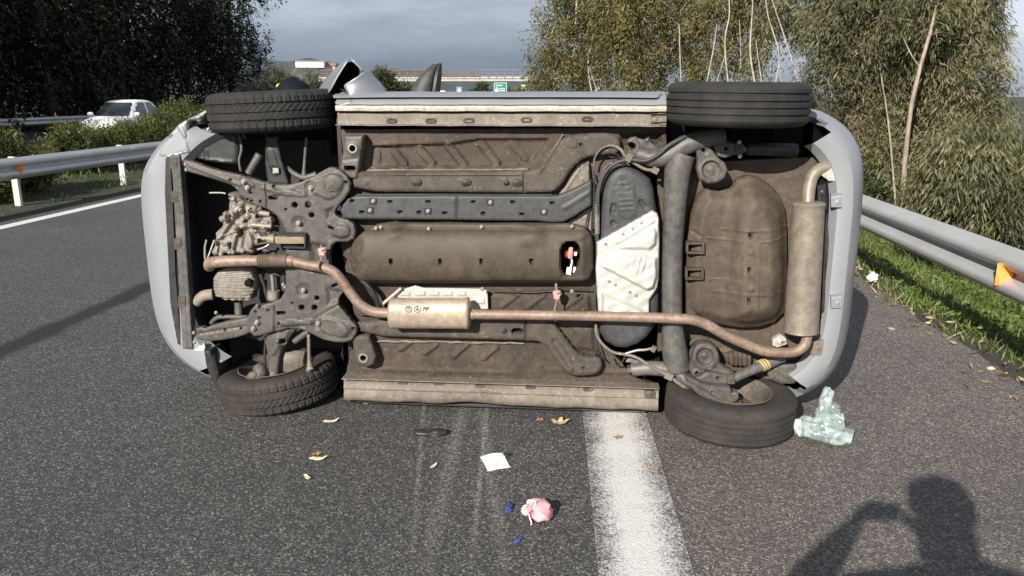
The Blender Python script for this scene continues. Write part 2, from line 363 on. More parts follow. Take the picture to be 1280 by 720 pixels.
# ------------------------------------------------------------------ guardrails
def zinc(name, base, dirt):
    m, t, bs = newmat(name); co = N(t, 'ShaderNodeTexCoord').outputs['Object']
    n1 = noise(t, 1.6, 6, .7, co); n2 = noise(t, 26, 5, .75, co)
    c = mix(t, ramp(t, n1, [(.4, 0.0), (.75, .7)]), base, dirt)
    c = mix(t, ramp(t, n2, [(.6, 0.0), (.75, .5)]), c, tuple(x * .6 for x in dirt))
    t.links.new(c, bs.inputs['Base Color']); bs.inputs['Metallic'].default_value = .35; bs.inputs['Roughness'].default_value = .48
    bump(t, bs, n2, .06, .004); return m
M['zinc'] = zinc('zinc', (.44, .445, .45), (.34, .32, .29))
M['zinc_post'] = zinc('zinc_post', (.55, .55, .53), (.40, .37, .33))
def refl_mat():
    m, t, bs = newmat('orange_reflector'); bs.inputs['Base Color'].default_value = (.85, .22, .015, 1); bs.inputs['Roughness'].default_value = .25
    bs.inputs['Coat Weight'].default_value = .6
    v = N(t, 'ShaderNodeTexVoronoi'); v.inputs['Scale'].default_value = 160; t.links.new(N(t, 'ShaderNodeTexCoord').outputs['Object'], v.inputs[0]); bump(t, bs, v.outputs[0], .3, .002); return m
M['orange'] = refl_mat()
W_PROF = [(-.004, .312), (.010, .300), (.030, .285), (.066, .268), (.080, .250), (.082, .228), (.078, .210), (.050, .190), (.018, .172), (.004, .160), (.004, .150), (.018, .138), (.050, .120), (.078, .100), (.082, .082), (.080, .060), (.066, .042), (.030, .025), (.010, .010), (-.004, -.002)]
def beam_mesh(L):
    b = MB(); m = len(W_PROF)
    for k in (0, 1):
        for th in (0, -.004):
            for (d, z) in W_PROF: b.v.append((d + th, k * L, z))
    for th in (0, 1):
        for i in range(m - 1):
            a = th * m + i; q = (a, a + 1, a + 1 + 2 * m, a + 2 * m); b.f.append(q if th == 0 else q[::-1])
    for i in (0, m - 1): b.f.append((i, i + 2 * m, i + 3 * m, i + m))
    o = b.build('tmp', M['zinc'], auto=50); me = o.data; bpy.data.objects.remove(o); me.name = 'beam'; return me
def mesh_of(mb, name, mat, auto=35):
    o = mb.build(name, mat, auto=auto); me = o.data; bpy.data.objects.remove(o); return me
BEAM = beam_mesh(4.06)
def post_mesh():
    b = MB()
    b.box((0, 0, -.52), (.10, .006, 1.62)); b.box((-.047, .022, -.52), (.006, .05, 1.62)); b.box((.047, .022, -.52), (.006, .05, 1.62))
    return mesh_of(b, 'post', M['zinc_post'])
def spacer_mesh():
    b = MB(); b.box((0, 0, 0), (.13, .10, .20)); return mesh_of(b, 'spacer', M['zinc_post'])
POST, SPACER = post_mesh(), spacer_mesh()
b = MB(); b.lathe([(0, .02), (.008, .019), (.013, .011), (.014, 0.0)], 10); BOLTM = mesh_of(b, 'beam_bolt', M['zinc'])
def guardrail(name_label, n, s0, s1, ztop, face, post_s, refl_s, zpost=0.0):
    g = thing('guardrail', name_label, 'guardrail', RD(n, s0, ztop - .312), (0, 0, -RA if face > 0 else -RA + math.pi))
    L = s1 - s0; sg = 1 if face > 0 else -1     # local +y runs along the road when face > 0, against it otherwise
    k = 0; y = 0.0
    while y < L:
        o = bpy.data.objects.new('rail_beam', BEAM); COL.objects.link(o); o.parent = g
        o.location = ((.003 if k % 2 else 0), y if sg > 0 else -y - 4.06, 0)
        for yy in (.06, .14):
            for zz in (.06, .155, .25):
                if y < 30:
                    bo = bpy.data.objects.new('beam_bolt', BOLTM); COL.objects.link(bo); bo.parent = o
                    bo.location = (.080 if zz != .155 else .004, yy, zz); bo.rotation_euler = (0, R_(90), 0)
        y += 4.0; k += 1
    for ps in post_s:
        yy = (ps - s0) * sg
        o = bpy.data.objects.new('post', POST); COL.objects.link(o); o.parent = g; o.location = (-.19, yy, .02)
        o2 = bpy.data.objects.new('spacer', SPACER); COL.objects.link(o2); o2.parent = g; o2.location = (-.07, yy, .155)
    for i, rs in enumerate(refl_s):
        yy = (rs - s0) * sg
        bm_ = MB(); t_ = .055
        # wedge: two triangular ends, a front and a slanted back
        vs = [(.0, -.06, .10), (.0, .06, .10), (.0, .06, .215), (.0, -.06, .215), (.095, -.045 * sg, .085), (.095, -.045 * sg, .225)]
        bm_.add(vs, [(0, 1, 2, 3), (0, 4, 1), (3, 2, 5), (1, 4, 5, 2), (0, 3, 5, 4)])
        r_ = bm_.build('reflector', M['orange'], g, smooth=False); r_.location = (.012, yy, 0)
    return g
guardrail('galvanised corrugated guardrail in the median before the green hedge', -8.28, -2, 66, .76, 1, [2.7 + 2.85 * i for i in range(20)], [11.1])
guardrail('near galvanised guardrail along the grassy right verge with orange reflector', 2.66, -4, 60, .745, -1, [-.6, 4.0, 8.6, 12.6, 16.6, 20.6, 24.6], [4.97])
guardrail('distant guardrail along the foot of the dark trees behind the white car', -21.9, 8, 76, .78, 1, [10 + 4 * i for i in range(14)], [])

# ------------------------------------------------------------------ far hills
def hill_mat(name, a, b_):
    m, t, bs = newmat(name); co = N(t, 'ShaderNodeTexCoord').outputs['Object']
    t.links.new(ramp(t, noise(t, .012, 7, .7, co), [(.38, a), (.62, b_)]), bs.inputs['Base Color']); bs.inputs['Roughness'].default_value = 1; return m
M['hill'] = hill_mat('hill', (.036, .048, .056), (.060, .070, .066))
def ridge(name, D, a0, a1, hfun, depth=900, base=-90, n=120):
    vs, fs = [], []
    for i in range(n + 1):
        a = R_(a0 + (a1 - a0) * i / n); h = hfun(a0 + (a1 - a0) * i / n)
        for (k, hh) in ((0, base), (.25, base * .0 + h * .55), (.5, h), (.75, h * .6), (1, base)):
            r = D + depth * k; vs.append((math.sin(a) * r, math.cos(a) * r, hh))
    for i in range(n):
        for k in range(4): q = i * 5 + k; fs.append((q, q + 5, q + 6, q + 1))
    return tag(mesh_obj(name, vs, fs, M['hill'], auto=0), kind='structure')
def wav(a, s): return math.sin(a * .9 + s) * .5 + math.sin(a * 2.3 + s * 2) * .3 + math.sin(a * 6.1 + s * 3) * .14 + math.sin(a * 14 + s) * .07
ridge('hills', 2600, -62, 16, lambda a: 124 + 12 * wav(a, 1.0) - 5.0 * max(0, a + 14))
ridge('hills', 3600, 12, 66, lambda a: -22 + 14 * wav(a, 2.2) - max(0, (a - 12)) * .3, base=-160)
# ================================================================== THE OVERTURNED CAR
# local axes of the car as it lies: x towards its tail, y away from the camera (the car's "up"), z up (the car's left side)
A0 = Vector((-0.91269, 4.01577, 0)); YAW = R_(-4.98)
car = thing('overturned_car', 'overturned silver hatchback lying on its side with its dirty underbody facing out', 'car', A0, (0, 0, YAW))
_cy, _sy = math.cos(YAW), math.sin(YAW)
_cl = Vector((0, 0, CAM_H)) - A0
CAML = np.array([_cy * _cl.x + _sy * _cl.y, -_sy * _cl.x + _cy * _cl.y, CAM_H])
def LA(px, py, v=0.0):
    """arrays of photo positions, standing v metres proud of the sill plane -> x, z of the car"""
    px = np.asarray(px, float); py = np.asarray(py, float); v = np.asarray(v, float)
    xr = (px - 640) / F_PX; yr = (py - 360) / F_PX
    rx = xr; ry = math.cos(PITCH) - yr * math.sin(PITCH); rz = -math.sin(PITCH) - yr * math.cos(PITCH)
    lx = _cy * rx + _sy * ry; ly = -_sy * rx + _cy * ry
    t = (-v - CAML[1]) / ly
    return CAML[0] + t * lx, CAML[2] + t * rz
def L(px, py, v=0.0):
    x, z = LA(px, py, v); return Vector((float(x), -v, float(z)))
PXM = 236.0                                     # about this many photo pixels to the metre here

def sdf(P, poly):
    """signed distance (inside negative) and nearest boundary point"""
    poly = np.asarray(poly, float); best = np.full(len(P), 1e18); near = np.zeros_like(P); ins = np.zeros(len(P), bool)
    n = len(poly)
    for i in range(n):
        a, b = poly[i], poly[(i + 1) % n]; e = b - a; l2 = max(1e-9, e @ e)
        w_ = P - a; t = np.clip((w_ @ e) / l2, 0, 1); q = a + t[:, None] * e; d2 = ((P - q) ** 2).sum(1)
        m = d2 < best; best[m] = d2[m]; near[m] = q[m]
        c = ((a[1] > P[:, 1]) != (b[1] > P[:, 1]))
        if abs(b[1] - a[1]) > 1e-9: ins ^= c & (P[:, 0] < (b[0] - a[0]) * (P[:, 1] - a[1]) / (b[1] - a[1]) + a[0])
    d = np.sqrt(best); d[ins] *= -1
    return d, near
def chaikin(p, k=1):
    for _ in range(k):
        q = []
        for i in range(len(p)):
            a, b = p[i], p[(i + 1) % len(p)]
            q += [(a[0] * .75 + b[0] * .25, a[1] * .75 + b[1] * .25), (a[0] * .25 + b[0] * .75, a[1] * .25 + b[1] * .75)]
        p = q
    return p
def sst(x): x = np.clip(x, 0, 1); return x * x * (3 - 2 * x)
def fp(poly, h, w_, k=0):                       # a raised (or sunk) polygon
    pl_ = chaikin(poly, k) if k else poly
    return lambda P: h * sst(-sdf(P, pl_)[0] / w_)
def fcap(x0, y0, x1, y1, r, h, w_=2.0):          # a raised capsule
    a = np.array([x0, y0], float); e = np.array([x1 - x0, y1 - y0], float)
    def f(P):
        t = np.clip(((P - a) @ e) / max(1e-9, e @ e), 0, 1); d = np.linalg.norm(P - (a + t[:, None] * e), axis=1)
        return h * sst((r - d) / w_ + .5)
    return f
def fdome(cx, cy, r, h):
    def f(P):
        d = np.hypot(P[:, 0] - cx, P[:, 1] - cy); return h * np.sqrt(np.clip(1 - (d / r) ** 2, 0, 1))
    return f
def fgroove(x0, y0, x1, y1, w_, h): return fcap(x0, y0, x1, y1, w_, h, w_)
def circ(cx, cy, r, n=14): return [(cx + r * math.cos(2 * math.pi * i / n), cy + r * math.sin(2 * math.pi * i / n)) for i in range(n)]
def stad(cx, cy, lx, r, ang=0, n=6):
    p = [];
    for s_ in (1, -1):
        for i in range(n + 1):
            a = -math.pi / 2 + math.pi * i / n + (0 if s_ > 0 else math.pi); p.append((s_ * lx + r * math.cos(a), r * math.sin(a)))
    c, s_ = math.cos(R_(ang)), math.sin(R_(ang)); return [(cx + x * c - y * s_, cy + x * s_ + y * c) for x, y in p]
def relief(name, outline, v0, mat, parent=None, feats=(), holes=(), cell=2.0, skirt=.02, rnd=0.0, rw=6.0, vref=None, k=0, auto=40, hskirt=None):
    """a stamped or moulded panel: outline and pressings in photo pixels, laid on a plane v0 proud of the sills"""
    parent = car if parent is None else parent
    outline = chaikin(outline, k) if k else outline
    o = np.asarray(outline, float); mn = o.min(0) - 2 * cell; mx_ = o.max(0) + 2 * cell
    xs = np.arange(mn[0], mx_[0] + cell, cell); ys = np.arange(mn[1], mx_[1] + cell, cell); nx, ny = len(xs), len(ys)
    X, Y = np.meshgrid(xs, ys); P = np.stack([X.ravel(), Y.ravel()], 1)
    d, near = sdf(P, o); do = d.copy()
    for h in holes:
        dh, nh = sdf(P, h); m = -dh > d; d[m] = -dh[m]; near[m] = nh[m]
    ins = d < .62 * cell
    sn = ins & (d > -.42 * cell); P[sn] = near[sn]
    dd = np.where(sn, 0, np.maximum(-do, 0))
    v = np.full(len(P), float(v0))
    for f in feats: v = v + f(P)
    if rnd:
        t = np.clip(dd / rw, 0, 1); v = v - rnd * (1 - np.sqrt(np.clip(1 - (1 - t) ** 2, 0, 1)))
    x, z = LA(P[:, 0], P[:, 1], v0 if vref is None else vref)
    I = ins.reshape(ny, nx); q = I[:-1, :-1] & I[1:, :-1] & I[:-1, 1:] & I[1:, 1:]
    jj, ii = np.nonzero(q); a = jj * nx + ii
    F = np.stack([a, a + nx, a + nx + 1, a + 1], 1)
    used = np.unique(F); mp_ = np.full(len(P), -1); mp_[used] = np.arange(len(used)); F = mp_[F]
    V = np.stack([x, -v, z], 1)[used]
    faces = F.tolist()
    if skirt:
        cnt = {}
        for f in faces:
            for i in range(4):
                e = (f[i], f[(i + 1) % 4]); cnt[e] = 1
        be = [e for e in cnt if (e[1], e[0]) not in cnt]
        bi = {}; extra = []
        for e in be:
            for q_ in e:
                if q_ not in bi: bi[q_] = len(V) + len(extra); extra.append((V[q_][0], V[q_][1] + skirt, V[q_][2]))
        if extra:
            V = np.vstack([V, np.array(extra)])
            faces += [[e[1], e[0], bi[e[0]], bi[e[1]]] for e in be]
    return mesh_obj(name, V.tolist(), faces, mat, parent, True, auto)
def ptube(name, path, mat, parent=None, n=12, sub=4):
    """path of (px, py, v, radius in m)"""
    b = MB(); b.tube([L(p[0], p[1], p[2]) for p in path], [p[3] for p in path], n, True, sub)
    return b.build(name, mat, car if parent is None else parent, auto=60)
def hexbolt():
    b = MB(); M_ = Matrix.Rotation(R_(90), 4, 'X')
    b.lathe([(-.004, .0135), (.0025, .0135), (.0035, .012), (.0035, .0)], 14, M_)
    b.lathe([(.003, .0088), (.0095, .0088), (.0115, .0072), (.0115, .0)], 6, M_)
    return mesh_of(b, 'bolt', M['steel'], 30)
BOLT = hexbolt()
def bolts(pts, v, s=1.0, parent=None):
    for p in pts:
        o = bpy.data.objects.new('bolt', BOLT); COL.objects.link(o); o.parent = parent or car
        o.location = L(p[0], p[1], p[2] if len(p) > 2 else v); o.scale = (s, s, s); o.rotation_euler.y = random.random() * 3
# ---------------------------------------------------------------- body, lofted from stacked outlines
def se(a0, a1, hw, zc, nf, nr, n=220):
    """closed outline: nose at a0, tail at a1, half width hw"""
    cx = (a0 + a1) / 2; a = (a1 - a0) / 2; pts = []
    K = 2000
    for i in range(K):
        th = 2 * math.pi * i / K + math.pi
        c, s = math.cos(th), math.sin(th); e = nf if c < 0 else nr
        pts.append((cx + a * math.copysign(abs(c) ** (2 / e), c), zc + hw * math.copysign(abs(s) ** (2 / e), s)))
    P = np.array(pts); Q = np.vstack([P, P[:1]]); sl = np.hypot(*np.diff(Q, axis=0).T); cum = np.concatenate([[0], np.cumsum(sl)])
    t = np.linspace(0, cum[-1], n, endpoint=False); return np.stack([np.interp(t, cum, Q[:, 0]), np.interp(t, cum, Q[:, 1])], 1)
def hatch_body(root, layers, zc, axf, axr, ar, ah, mats, tomap, crush=None, lip=True, plate=None):
    """splits a lofted hatchback shell into its panels. layers: (height, nose x, tail x, half width, nf, nr)"""
    n = 220; rings = [se(l[1], l[2], l[3], zc, l[4], l[5], n) for l in layers]
    hs = [l[0] for l in layers]; V = []
    for r, h in zip(rings, hs):
        for (x, z) in r:
            hh = h
            if h < .75:
                yl = 0
                for ax in (axf, axr):
                    q = 1 - ((x - ax) / ar) ** 2
                    if q > 0: yl = max(yl, ah * math.sqrt(q))
                if abs(z - zc) > .55 * layers[3][3] and yl > 0: hh = yl + h * (.75 - yl) / .75
            V.append([x, hh, z])
    m = len(layers); F = {}
    def put(k, f): F.setdefault(k, []).append(f)
    for i in range(m - 1):
        for j in range(n):
            j2 = (j + 1) % n; f = (i * n + j, i * n + j2, (i + 1) * n + j2, (i + 1) * n + j)
            cx = sum(V[q][0] for q in f) / 4; ch = (hs[i] + hs[i + 1]) / 2; cz = sum(V[q][2] for q in f) / 4; side = abs(cz - zc) / layers[6][3]
            xf_, xr_ = min(l[1] for l in layers), max(l[2] for l in layers)
            if ch < .52 and cx < axf - .02: k = 'front_bumper'
            elif ch < .52 and cx > axr + .05: k = 'rear_bumper'
            elif layers[i][6] == 'hood': k = 'bonnet' if cx < axf + .55 and side < .9 else 'body_side'
            elif layers[i][6] == 'glass':
                xm0, xm1 = (layers[i][1] + layers[i + 1][1]) / 2, (layers[i][2] + layers[i + 1][2]) / 2
                zw = (layers[i][3] + layers[i + 1][3]) / 2
                if cx < xm0 + .16 and abs(cz - zc) < zw * .86: k = 'windscreen'
                elif cx > xm1 - .10 and abs(cz - zc) < zw * .80: k = 'rear_window'
                elif abs(cz - zc) > zw * .9 and xm0 + .3 < cx < xm1 - .35: k = 'side_window' if abs(cx - (xm0 + (xm1 - xm0) * .48)) > .05 else 'body_side'
                else: k = 'pillar' + ('+' if cz > zc else '-') + ('f' if cx < (xm0 + xm1) / 2 else 'r')
            elif layers[i][6] == 'roof': k = 'roof'
            elif cx > xr_ - .35 and side < .9: k = 'tailgate'
            elif axf + ar + .05 < cx < axr - ar + .05 and side > .85: k = 'door' if cx < (axf + axr) / 2 + .15 else 'rear_door'
            elif side > .6 and cx < axf + ar + .05: k = 'front_wing'
            else: k = 'body_side'
            if k in ('side_window', 'door', 'rear_door', 'front_wing'): k += '+' if cz > zc else '-'
            put(k, f)
    top = [(m - 1) * n + j for j in range(n)]; put('roof', tuple(top))
    if lip:
        base = len(V); lips = [(-.004, .06, .035), (.006, .13, .07), (.05, .165, .10)]
        L0 = layers[0]
        for (h, ins, insr) in lips:
            for (x, z) in se(L0[1] + ins, L0[2] - insr, L0[3] - ins * .6, zc, L0[4], L0[5], n): V.append([x, h, z])
        for i in range(len(lips)):
            for j in range(n):
                j2 = (j + 1) % n; a = (base + (i - 1) * n) if i else 0; b_ = base + i * n
                f = (a + j2, a + j, b_ + j, b_ + j2); cx = (rings[0][j][0] + rings[0][j2][0]) / 2
                if cx < axf - ar * (1.02 if V[j][2] > zc else 1.16): put('front_bumper', f)
                elif cx > axr + ar * 1.14: put('rear_bumper', f)
    if crush: V = [crush(*q) for q in V]
    res = {}
    for k, fs in F.items():
        us = sorted({q for f in fs for q in f}); ix = {q: i for i, q in enumerate(us)}
        name = k.rstrip('fr').rstrip('+-') if k.startswith('pillar') else k.rstrip('+-'); name = 'door' if name == 'rear_door' else name
        mt = mats['glass'] if name in ('windscreen', 'rear_window', 'side_window') else mats['paint']
        o = mesh_obj(name, [tomap(*V[q]) for q in us], [tuple(ix[q] for q in f) for f in fs], mt, root, True, 30)
        res[k] = o
    return res
LAY = [  # height above the sill plane, nose, tail, half width, nose and tail squareness, zone
    (0.00, -1.013, 2.572, 0.806, 4.2, 5.0, 'low'), (.020, -1.043, 2.594, 0.818, 4.2, 5.2, 'low'), (.07, -1.066, 2.630, 0.826, 4.2, 5.4, 'low'),
    (.16, -1.076, 2.668, 0.831, 4.2, 5.4, 'low'), (.30, -1.073, 2.674, 0.831, 4.2, 5.4, 'low'), (.45, -1.058, 2.660, 0.831, 4.2, 5.4, 'low'),
    (.54, -1.028, 2.618, 0.831, 4.2, 5.4, 'low'), (.62, -0.988, 2.603, 0.828, 4.2, 5.4, 'low'), (.70, -0.908, 2.593, 0.821, 4.2, 5.4, 'hood'),
    (.76, -.680, 2.555, .805, 4.5, 5.4, 'hood'), (.81, -.420, 2.545, .795, 5.0, 5.4, 'hood'), (.85, -.160, 2.535, .785, 5.0, 5.4, 'glass'),
    (1.02, .060, 2.500, .735, 5.0, 5.2, 'glass'), (1.20, .290, 2.440, .675, 5.0, 5.0, 'glass'), (1.34, .480, 2.370, .620, 5.0, 4.8, 'roof'),
    (1.39, .640, 2.300, .570, 4.6, 4.6, 'roof'), (1.425, .900, 2.150, .470, 4.0, 4.0, 'roof'), (1.44, 1.25, 1.85, .250, 3.0, 3.0, 'roof')]
ZC = .835
AXF, AXR = float(L(347, 330, -.1)[0]), float(L(916, 330, .0)[0])
def crush(x, y, z):
    t = max(0, min(1, (-.55 - x) / .35)) * max(0, (z - ZC - .35) / .48)      # the wing on the upper side is pushed down
    z -= .075 * t * (1 - .3 * y) + .014 * t * math.sin(x * 31 + y * 17)
    if z < .02 and y < .7: z = max(z, .006)
    return [x, y, z]
body = hatch_body(car, LAY, ZC, AXF, AXR, .37, .50, dict(paint=M['paint_silver'], glass=M['glass']), lambda x, y, z: (x, y, z), crush)
body['front_wing+']['label'] = 'crumpled front wing, bent open'
# bulkhead, arch liners, and dark plates added so the gaps read as black shade
b = MB(); b.box((-.45, .34, .73), (.90, .02, 1.36)); b.build('engine_bay_dark_plate', M['engine_black'], car, smooth=False)
b = MB(); b.box((AXR, .36, ZC), (.86, .02, 1.56)); b.build('boot_dark_plate', M['black'], car, smooth=False)
b = MB(); b.box((.02, .22, ZC), (.02, .26, 1.40)); b.build('bulkhead', M['engine_black'], car, smooth=False)
for s_ in (-1, 1):
    for ax in (AXF, AXR):
        b = MB(); vs = []; nn2 = 20
        for i in range(nn2 + 1):
            a = math.pi * (.10 + .80 * i / nn2); x = ax + .34 * math.cos(a); y = .49 * math.sin(a) - .01
            z0 = ZC + s_ * (.64 if (s_ > 0 and ax == AXF) else .72); z1 = ZC + s_ * .50
            vs += [(x, y, z0), (x, y, z1)]
        b.add(vs, [(2 * i, 2 * i + 1, 2 * i + 3, 2 * i + 2) for i in range(nn2)]); b.build('arch_liner', M['black_plastic'], car)

# ---------------------------------------------------------------- floor and chassis
FLOOR = [(426, 162), (760, 160), (832, 158), (834, 200), (790, 206), (752, 215), (745, 260), (745, 300), (745, 380), (750, 425), (776, 452), (790, 470), (824, 484), (822, 492), (640, 488), (430, 480), (438, 440), (452, 425), (440, 380), (425, 300), (440, 262), (430, 200)]
floor_f = [fp([(462, 181), (560, 178), (598, 172), (690, 172), (664, 207), (640, 211), (458, 211)], -.026, 5),
           fcap(470, 190, 469, 204, 5, .009), fcap(476, 181, 495, 180, 3, .006), fcap(492, 190, 504, 205, 5, .017), fcap(524, 187, 539, 204, 5, .017), fcap(561, 184, 579, 206, 5, .017), fcap(602, 181, 620, 204, 5, .017),
           fcap(640, 180, 656, 198, 4.5, .008), fcap(500, 437, 513, 428, 2.6, .015), fcap(532, 441, 547, 430, 2.6, .015), fcap(567, 446, 585, 430, 2.6, .015), fcap(605, 448, 622, 433, 2.6, .015),
           fgroove(455, 461, 640, 466, 2.2, .005), fgroove(690, 462, 800, 466, 2.2, .005), fcap(534, 470, 541, 468, 4, .006),
           fp([(612, 364), (738, 366), (740, 392), (612, 392)], .018, 5), fcap(628, 382, 649, 366, 2.6, .012), fcap(659, 384, 681, 367, 2.6, .012), fcap(708, 382, 726, 369, 2.6, .012),
           fp([(716, 410), (742, 408), (744, 440), (722, 436)], .014, 4), fcap(718, 408, 724, 408, 4, .006),
           fp([(772, 165), (830, 163), (828, 180), (790, 186), (775, 180)], -.05, 8), fgroove(455, 212, 655, 212.5, 1.4, .006)]
relief('floor_pan', FLOOR, -.045, M['underseal'], None, floor_f, cell=1.8, skirt=.05)
# chassis rails
relief('chassis_rail', [(440, 218), (446, 214), (655, 214), (674, 211), (688, 192), (704, 170), (730, 167), (762, 166), (776, 172), (776, 193), (752, 194), (735, 197), (722, 204), (712, 216), (704, 230), (696, 238), (686, 242), (560, 241), (440, 240)], .02, M['rail'],
       None, [fcap(519, 228, 522, 228, 4.4, .008, 1.5), fcap(580, 228, 585, 228, 4.4, .008, 1.5), fdome(633, 228.5, 3.6, .010), fcap(643, 228.5, 649, 228.5, 4.4, .008, 1.5), fdome(458, 228, 4.2, .006), fcap(712, 178, 716, 179, 6, .006), fgroove(655, 216, 655, 240, 1.2, -.010), fgroove(676, 214, 700, 176, 1.5, .008), fgroove(446, 217.5, 650, 218.5, 1.3, .007), fcap(726, 181, 727, 182, 1.5, -.02, 1)],
       cell=1.5, skirt=.07, rnd=.016, rw=6, k=1)
relief('chassis_rail', [(444, 398), (660, 398), (688, 399), (704, 420), (722, 443), (735, 447), (750, 446), (754, 458), (748, 468), (735, 471), (713, 471), (703, 463), (690, 444), (678, 430), (668, 427), (560, 424), (452, 421)], .022, M['rail'],
       None, [fdome(467, 408, 4.2, .007), fcap(538, 412, 563, 412, 3.4, .006), fdome(630, 414, 3.6, .008), fgroove(657, 400, 657, 426, 1.2, -.010), fcap(694, 428, 712, 455, 4.2, -.012, 3), fdome(711, 461.5, 6, .010), fcap(729, 461, 730, 461, 1.5, -.02, 1)],
       [stad(646.5, 414.5, 4, 2.6)], cell=1.5, skirt=.07, rnd=.016, rw=6, k=1)
relief('jacking_bracket', [(431, 170), (454, 169), (451, 190), (446, 224), (438, 223), (424, 212), (427, 196)], .032, M['subframe'], None, [fdome(441, 186, 9, .008), fgroove(430, 200, 446, 198, 2, -.004)], [circ(440.5, 185.5, 3.8), stad(437, 210.5, 3.6, 3)], cell=1.4, skirt=.06, rnd=.01, rw=4)
relief('jacking_bracket', [(440, 420), (461, 420), (466, 434), (470, 446), (467, 456), (459, 460), (448, 458), (441, 447)], .032, M['rail'], None, [fdome(454, 447, 9, .006)], [circ(454, 447.5, 3.8)], cell=1.4, skirt=.06, rnd=.012, rw=5)
b = MB(); b.lathe([(-.004, .017), (.003, .017), (.003, .026), (-.004, .027)], 18, Matrix.Translation(L(454, 447.5, .037)) @ Matrix.Rotation(R_(90), 4, 'X')); b.build('washer', M['steel'], car)
b = MB(); b.lathe([(-.004, .017), (.003, .017), (.003, .023), (-.004, .024)], 18, Matrix.Translation(L(440.5, 185.5, .040)) @ Matrix.Rotation(R_(90), 4, 'X')); b.build('washer', M['steel'], car)

for (x, y, lx, r, v) in ((520.5, 228, 2.2, 4.2, .030), (582.5, 228, 2.4, 4.2, .030), (633, 228.5, .2, 3.4, .030), (646, 228.5, 2.6, 4.2, .030), (550, 412, 12, 3.2, .028), (630, 414, .2, 3.2, .030)):
    relief('rubber_plug', stad(x, y, lx, r), v, M['black_plastic'], None, [fdome(x, y, 3, .003)], cell=.9, skirt=.012, rnd=.004, rw=1.6)
# fuel and brake lines clipped beside the rails
for (pts, r) in ((((440, 243.5, -.01), (520, 243, -.005), (600, 243.3, -.01), (690, 243.5, -.005)), .0045), (((612, 362.5, .0), (660, 364, .005), (705, 361, .0), (738, 362, .0)), .004), (((446, 392, .0), (470, 395, .005), (492, 398, .0)), .0045), (((728, 300, .02), (735, 268, .015), (737, 244, .0), (736, 205, -.02)), .004)):
    ptube('fuel_line', [(*p, r) for p in pts], M['black_plastic'], None, 8)
# drips of sealant along the seams
rs_ = random.Random(5)
for (x0, y0, x1, y1) in ((442, 213, 660, 212), (440, 426, 655, 429), (432, 474, 700, 484), (676, 210, 704, 168)):
    b = MB(); k = 26; b.tube([L(x0 + (x1 - x0) * i / k, y0 + (y1 - y0) * i / k + rs_.uniform(-.6, .6), -.036) for i in range(k + 1)], [.004 + .004 * rs_.random() for i in range(k + 1)], 6); b.build('sealant_seam', M['sill_dirty'], car, auto=80)

# sills: profile (z, v) swept along the car
def sweep(name, prof, xs, mat, dz=None, auto=40):
    vs = [];
    for x in xs:
        for (z, v) in prof:
            d = dz(x, z, v) if dz else (0, 0); vs.append((x, -(v + d[1]), z + d[0]))
    m = len(prof); fs = [(i * m + k, i * m + k + 1, (i + 1) * m + k + 1, (i + 1) * m + k) for i in range(len(xs) - 1) for k in range(m - 1)]
    fs.append(tuple(range(m))); fs.append(tuple((len(xs) - 1) * m + k for k in range(m))[::-1])
    return mesh_obj(name, vs, fs, mat, car, True, auto)
xa = float(L(420, 130, 0)[0]); xb = float(L(833, 130, 0)[0]); XS = np.linspace(xa, xb, 60)
def jit(x, z, v): return (.0007 * math.sin(x * 19) + .0005 * math.sin(x * 47), .0012 * math.sin(x * 23 + z * 40))
sweep('sill', [(1.655, -.30), (1.668, -.20), (1.668, -.13), (1.660, -.075), (1.642, -.030), (1.620, -.006), (1.606, .004), (1.602, -.005)], XS, M['paint_silver'], jit)
sweep('sill_lip', [(1.601, -.03), (1.601, .006), (1.597, .013), (1.590, .015), (1.582, .013), (1.575, .012), (1.572, .004), (1.572, -.03)], XS, M['sill_scraped'], jit)
sweep('sill_underside', [(1.570, -.05), (1.568, -.022), (1.562, -.014), (1.540, -.012), (1.516, -.012), (1.509, -.008), (1.5075, .030), (1.5045, .031), (1.503, -.05)], XS, M['sill_dirty'], jit)
for (px, py) in ((489, 151), (538, 151), (586, 151), (658, 150), (734, 149)):
    o = relief('sill_plug', stad(px, py, 3.6, 3.6), -.006, M['rail'], None, [fp(stad(px, py, 2.6, 2), -.006, 1.2)], cell=.9, skirt=.012, rnd=.003, rw=1.5)
xa2 = float(L(430, 490, 0)[0]); xb2 = float(L(823, 500, 0)[0]); XS2 = np.linspace(xa2, xb2, 80)
xd = float(L(592, 500, 0)[0])
def dent(x, z, v):
    t = math.exp(-((x - xd) / .13) ** 2); k = max(0, (.13 - z) / .10)
    return (.005 * t * k + .002 * math.sin(x * 21) * k, -.022 * t * k + .003 * math.sin(x * 27 + z * 30) * k)
sweep('sill', [(.176, -.05), (.175, .030), (.171, .031), (.169, -.004), (.150, -.006), (.128, -.004), (.118, .003), (.108, .004), (.102, -.004), (.084, .002), (.066, .006), (.048, .003), (.036, -.008), (.026, -.03), (.020, -.10), (.014, -.25)], XS2, M['sill_dirty'], dent)
for (px, py) in ((503, 478), (548, 479), (600, 482), (663, 484), (735, 487)):
    relief('sill_plug', stad(px, py, 4, 2.4), .000, M['rail'], None, [fp(stad(px, py, 2.8, 1.4), -.005, 1)], cell=.9, skirt=.012)
relief('sill_bracket', [(806, 489), (818, 489), (819, 498), (806, 497)], .012, M['subframe'], None, [fdome(812, 493, 4, .004)], cell=1, skirt=.03)
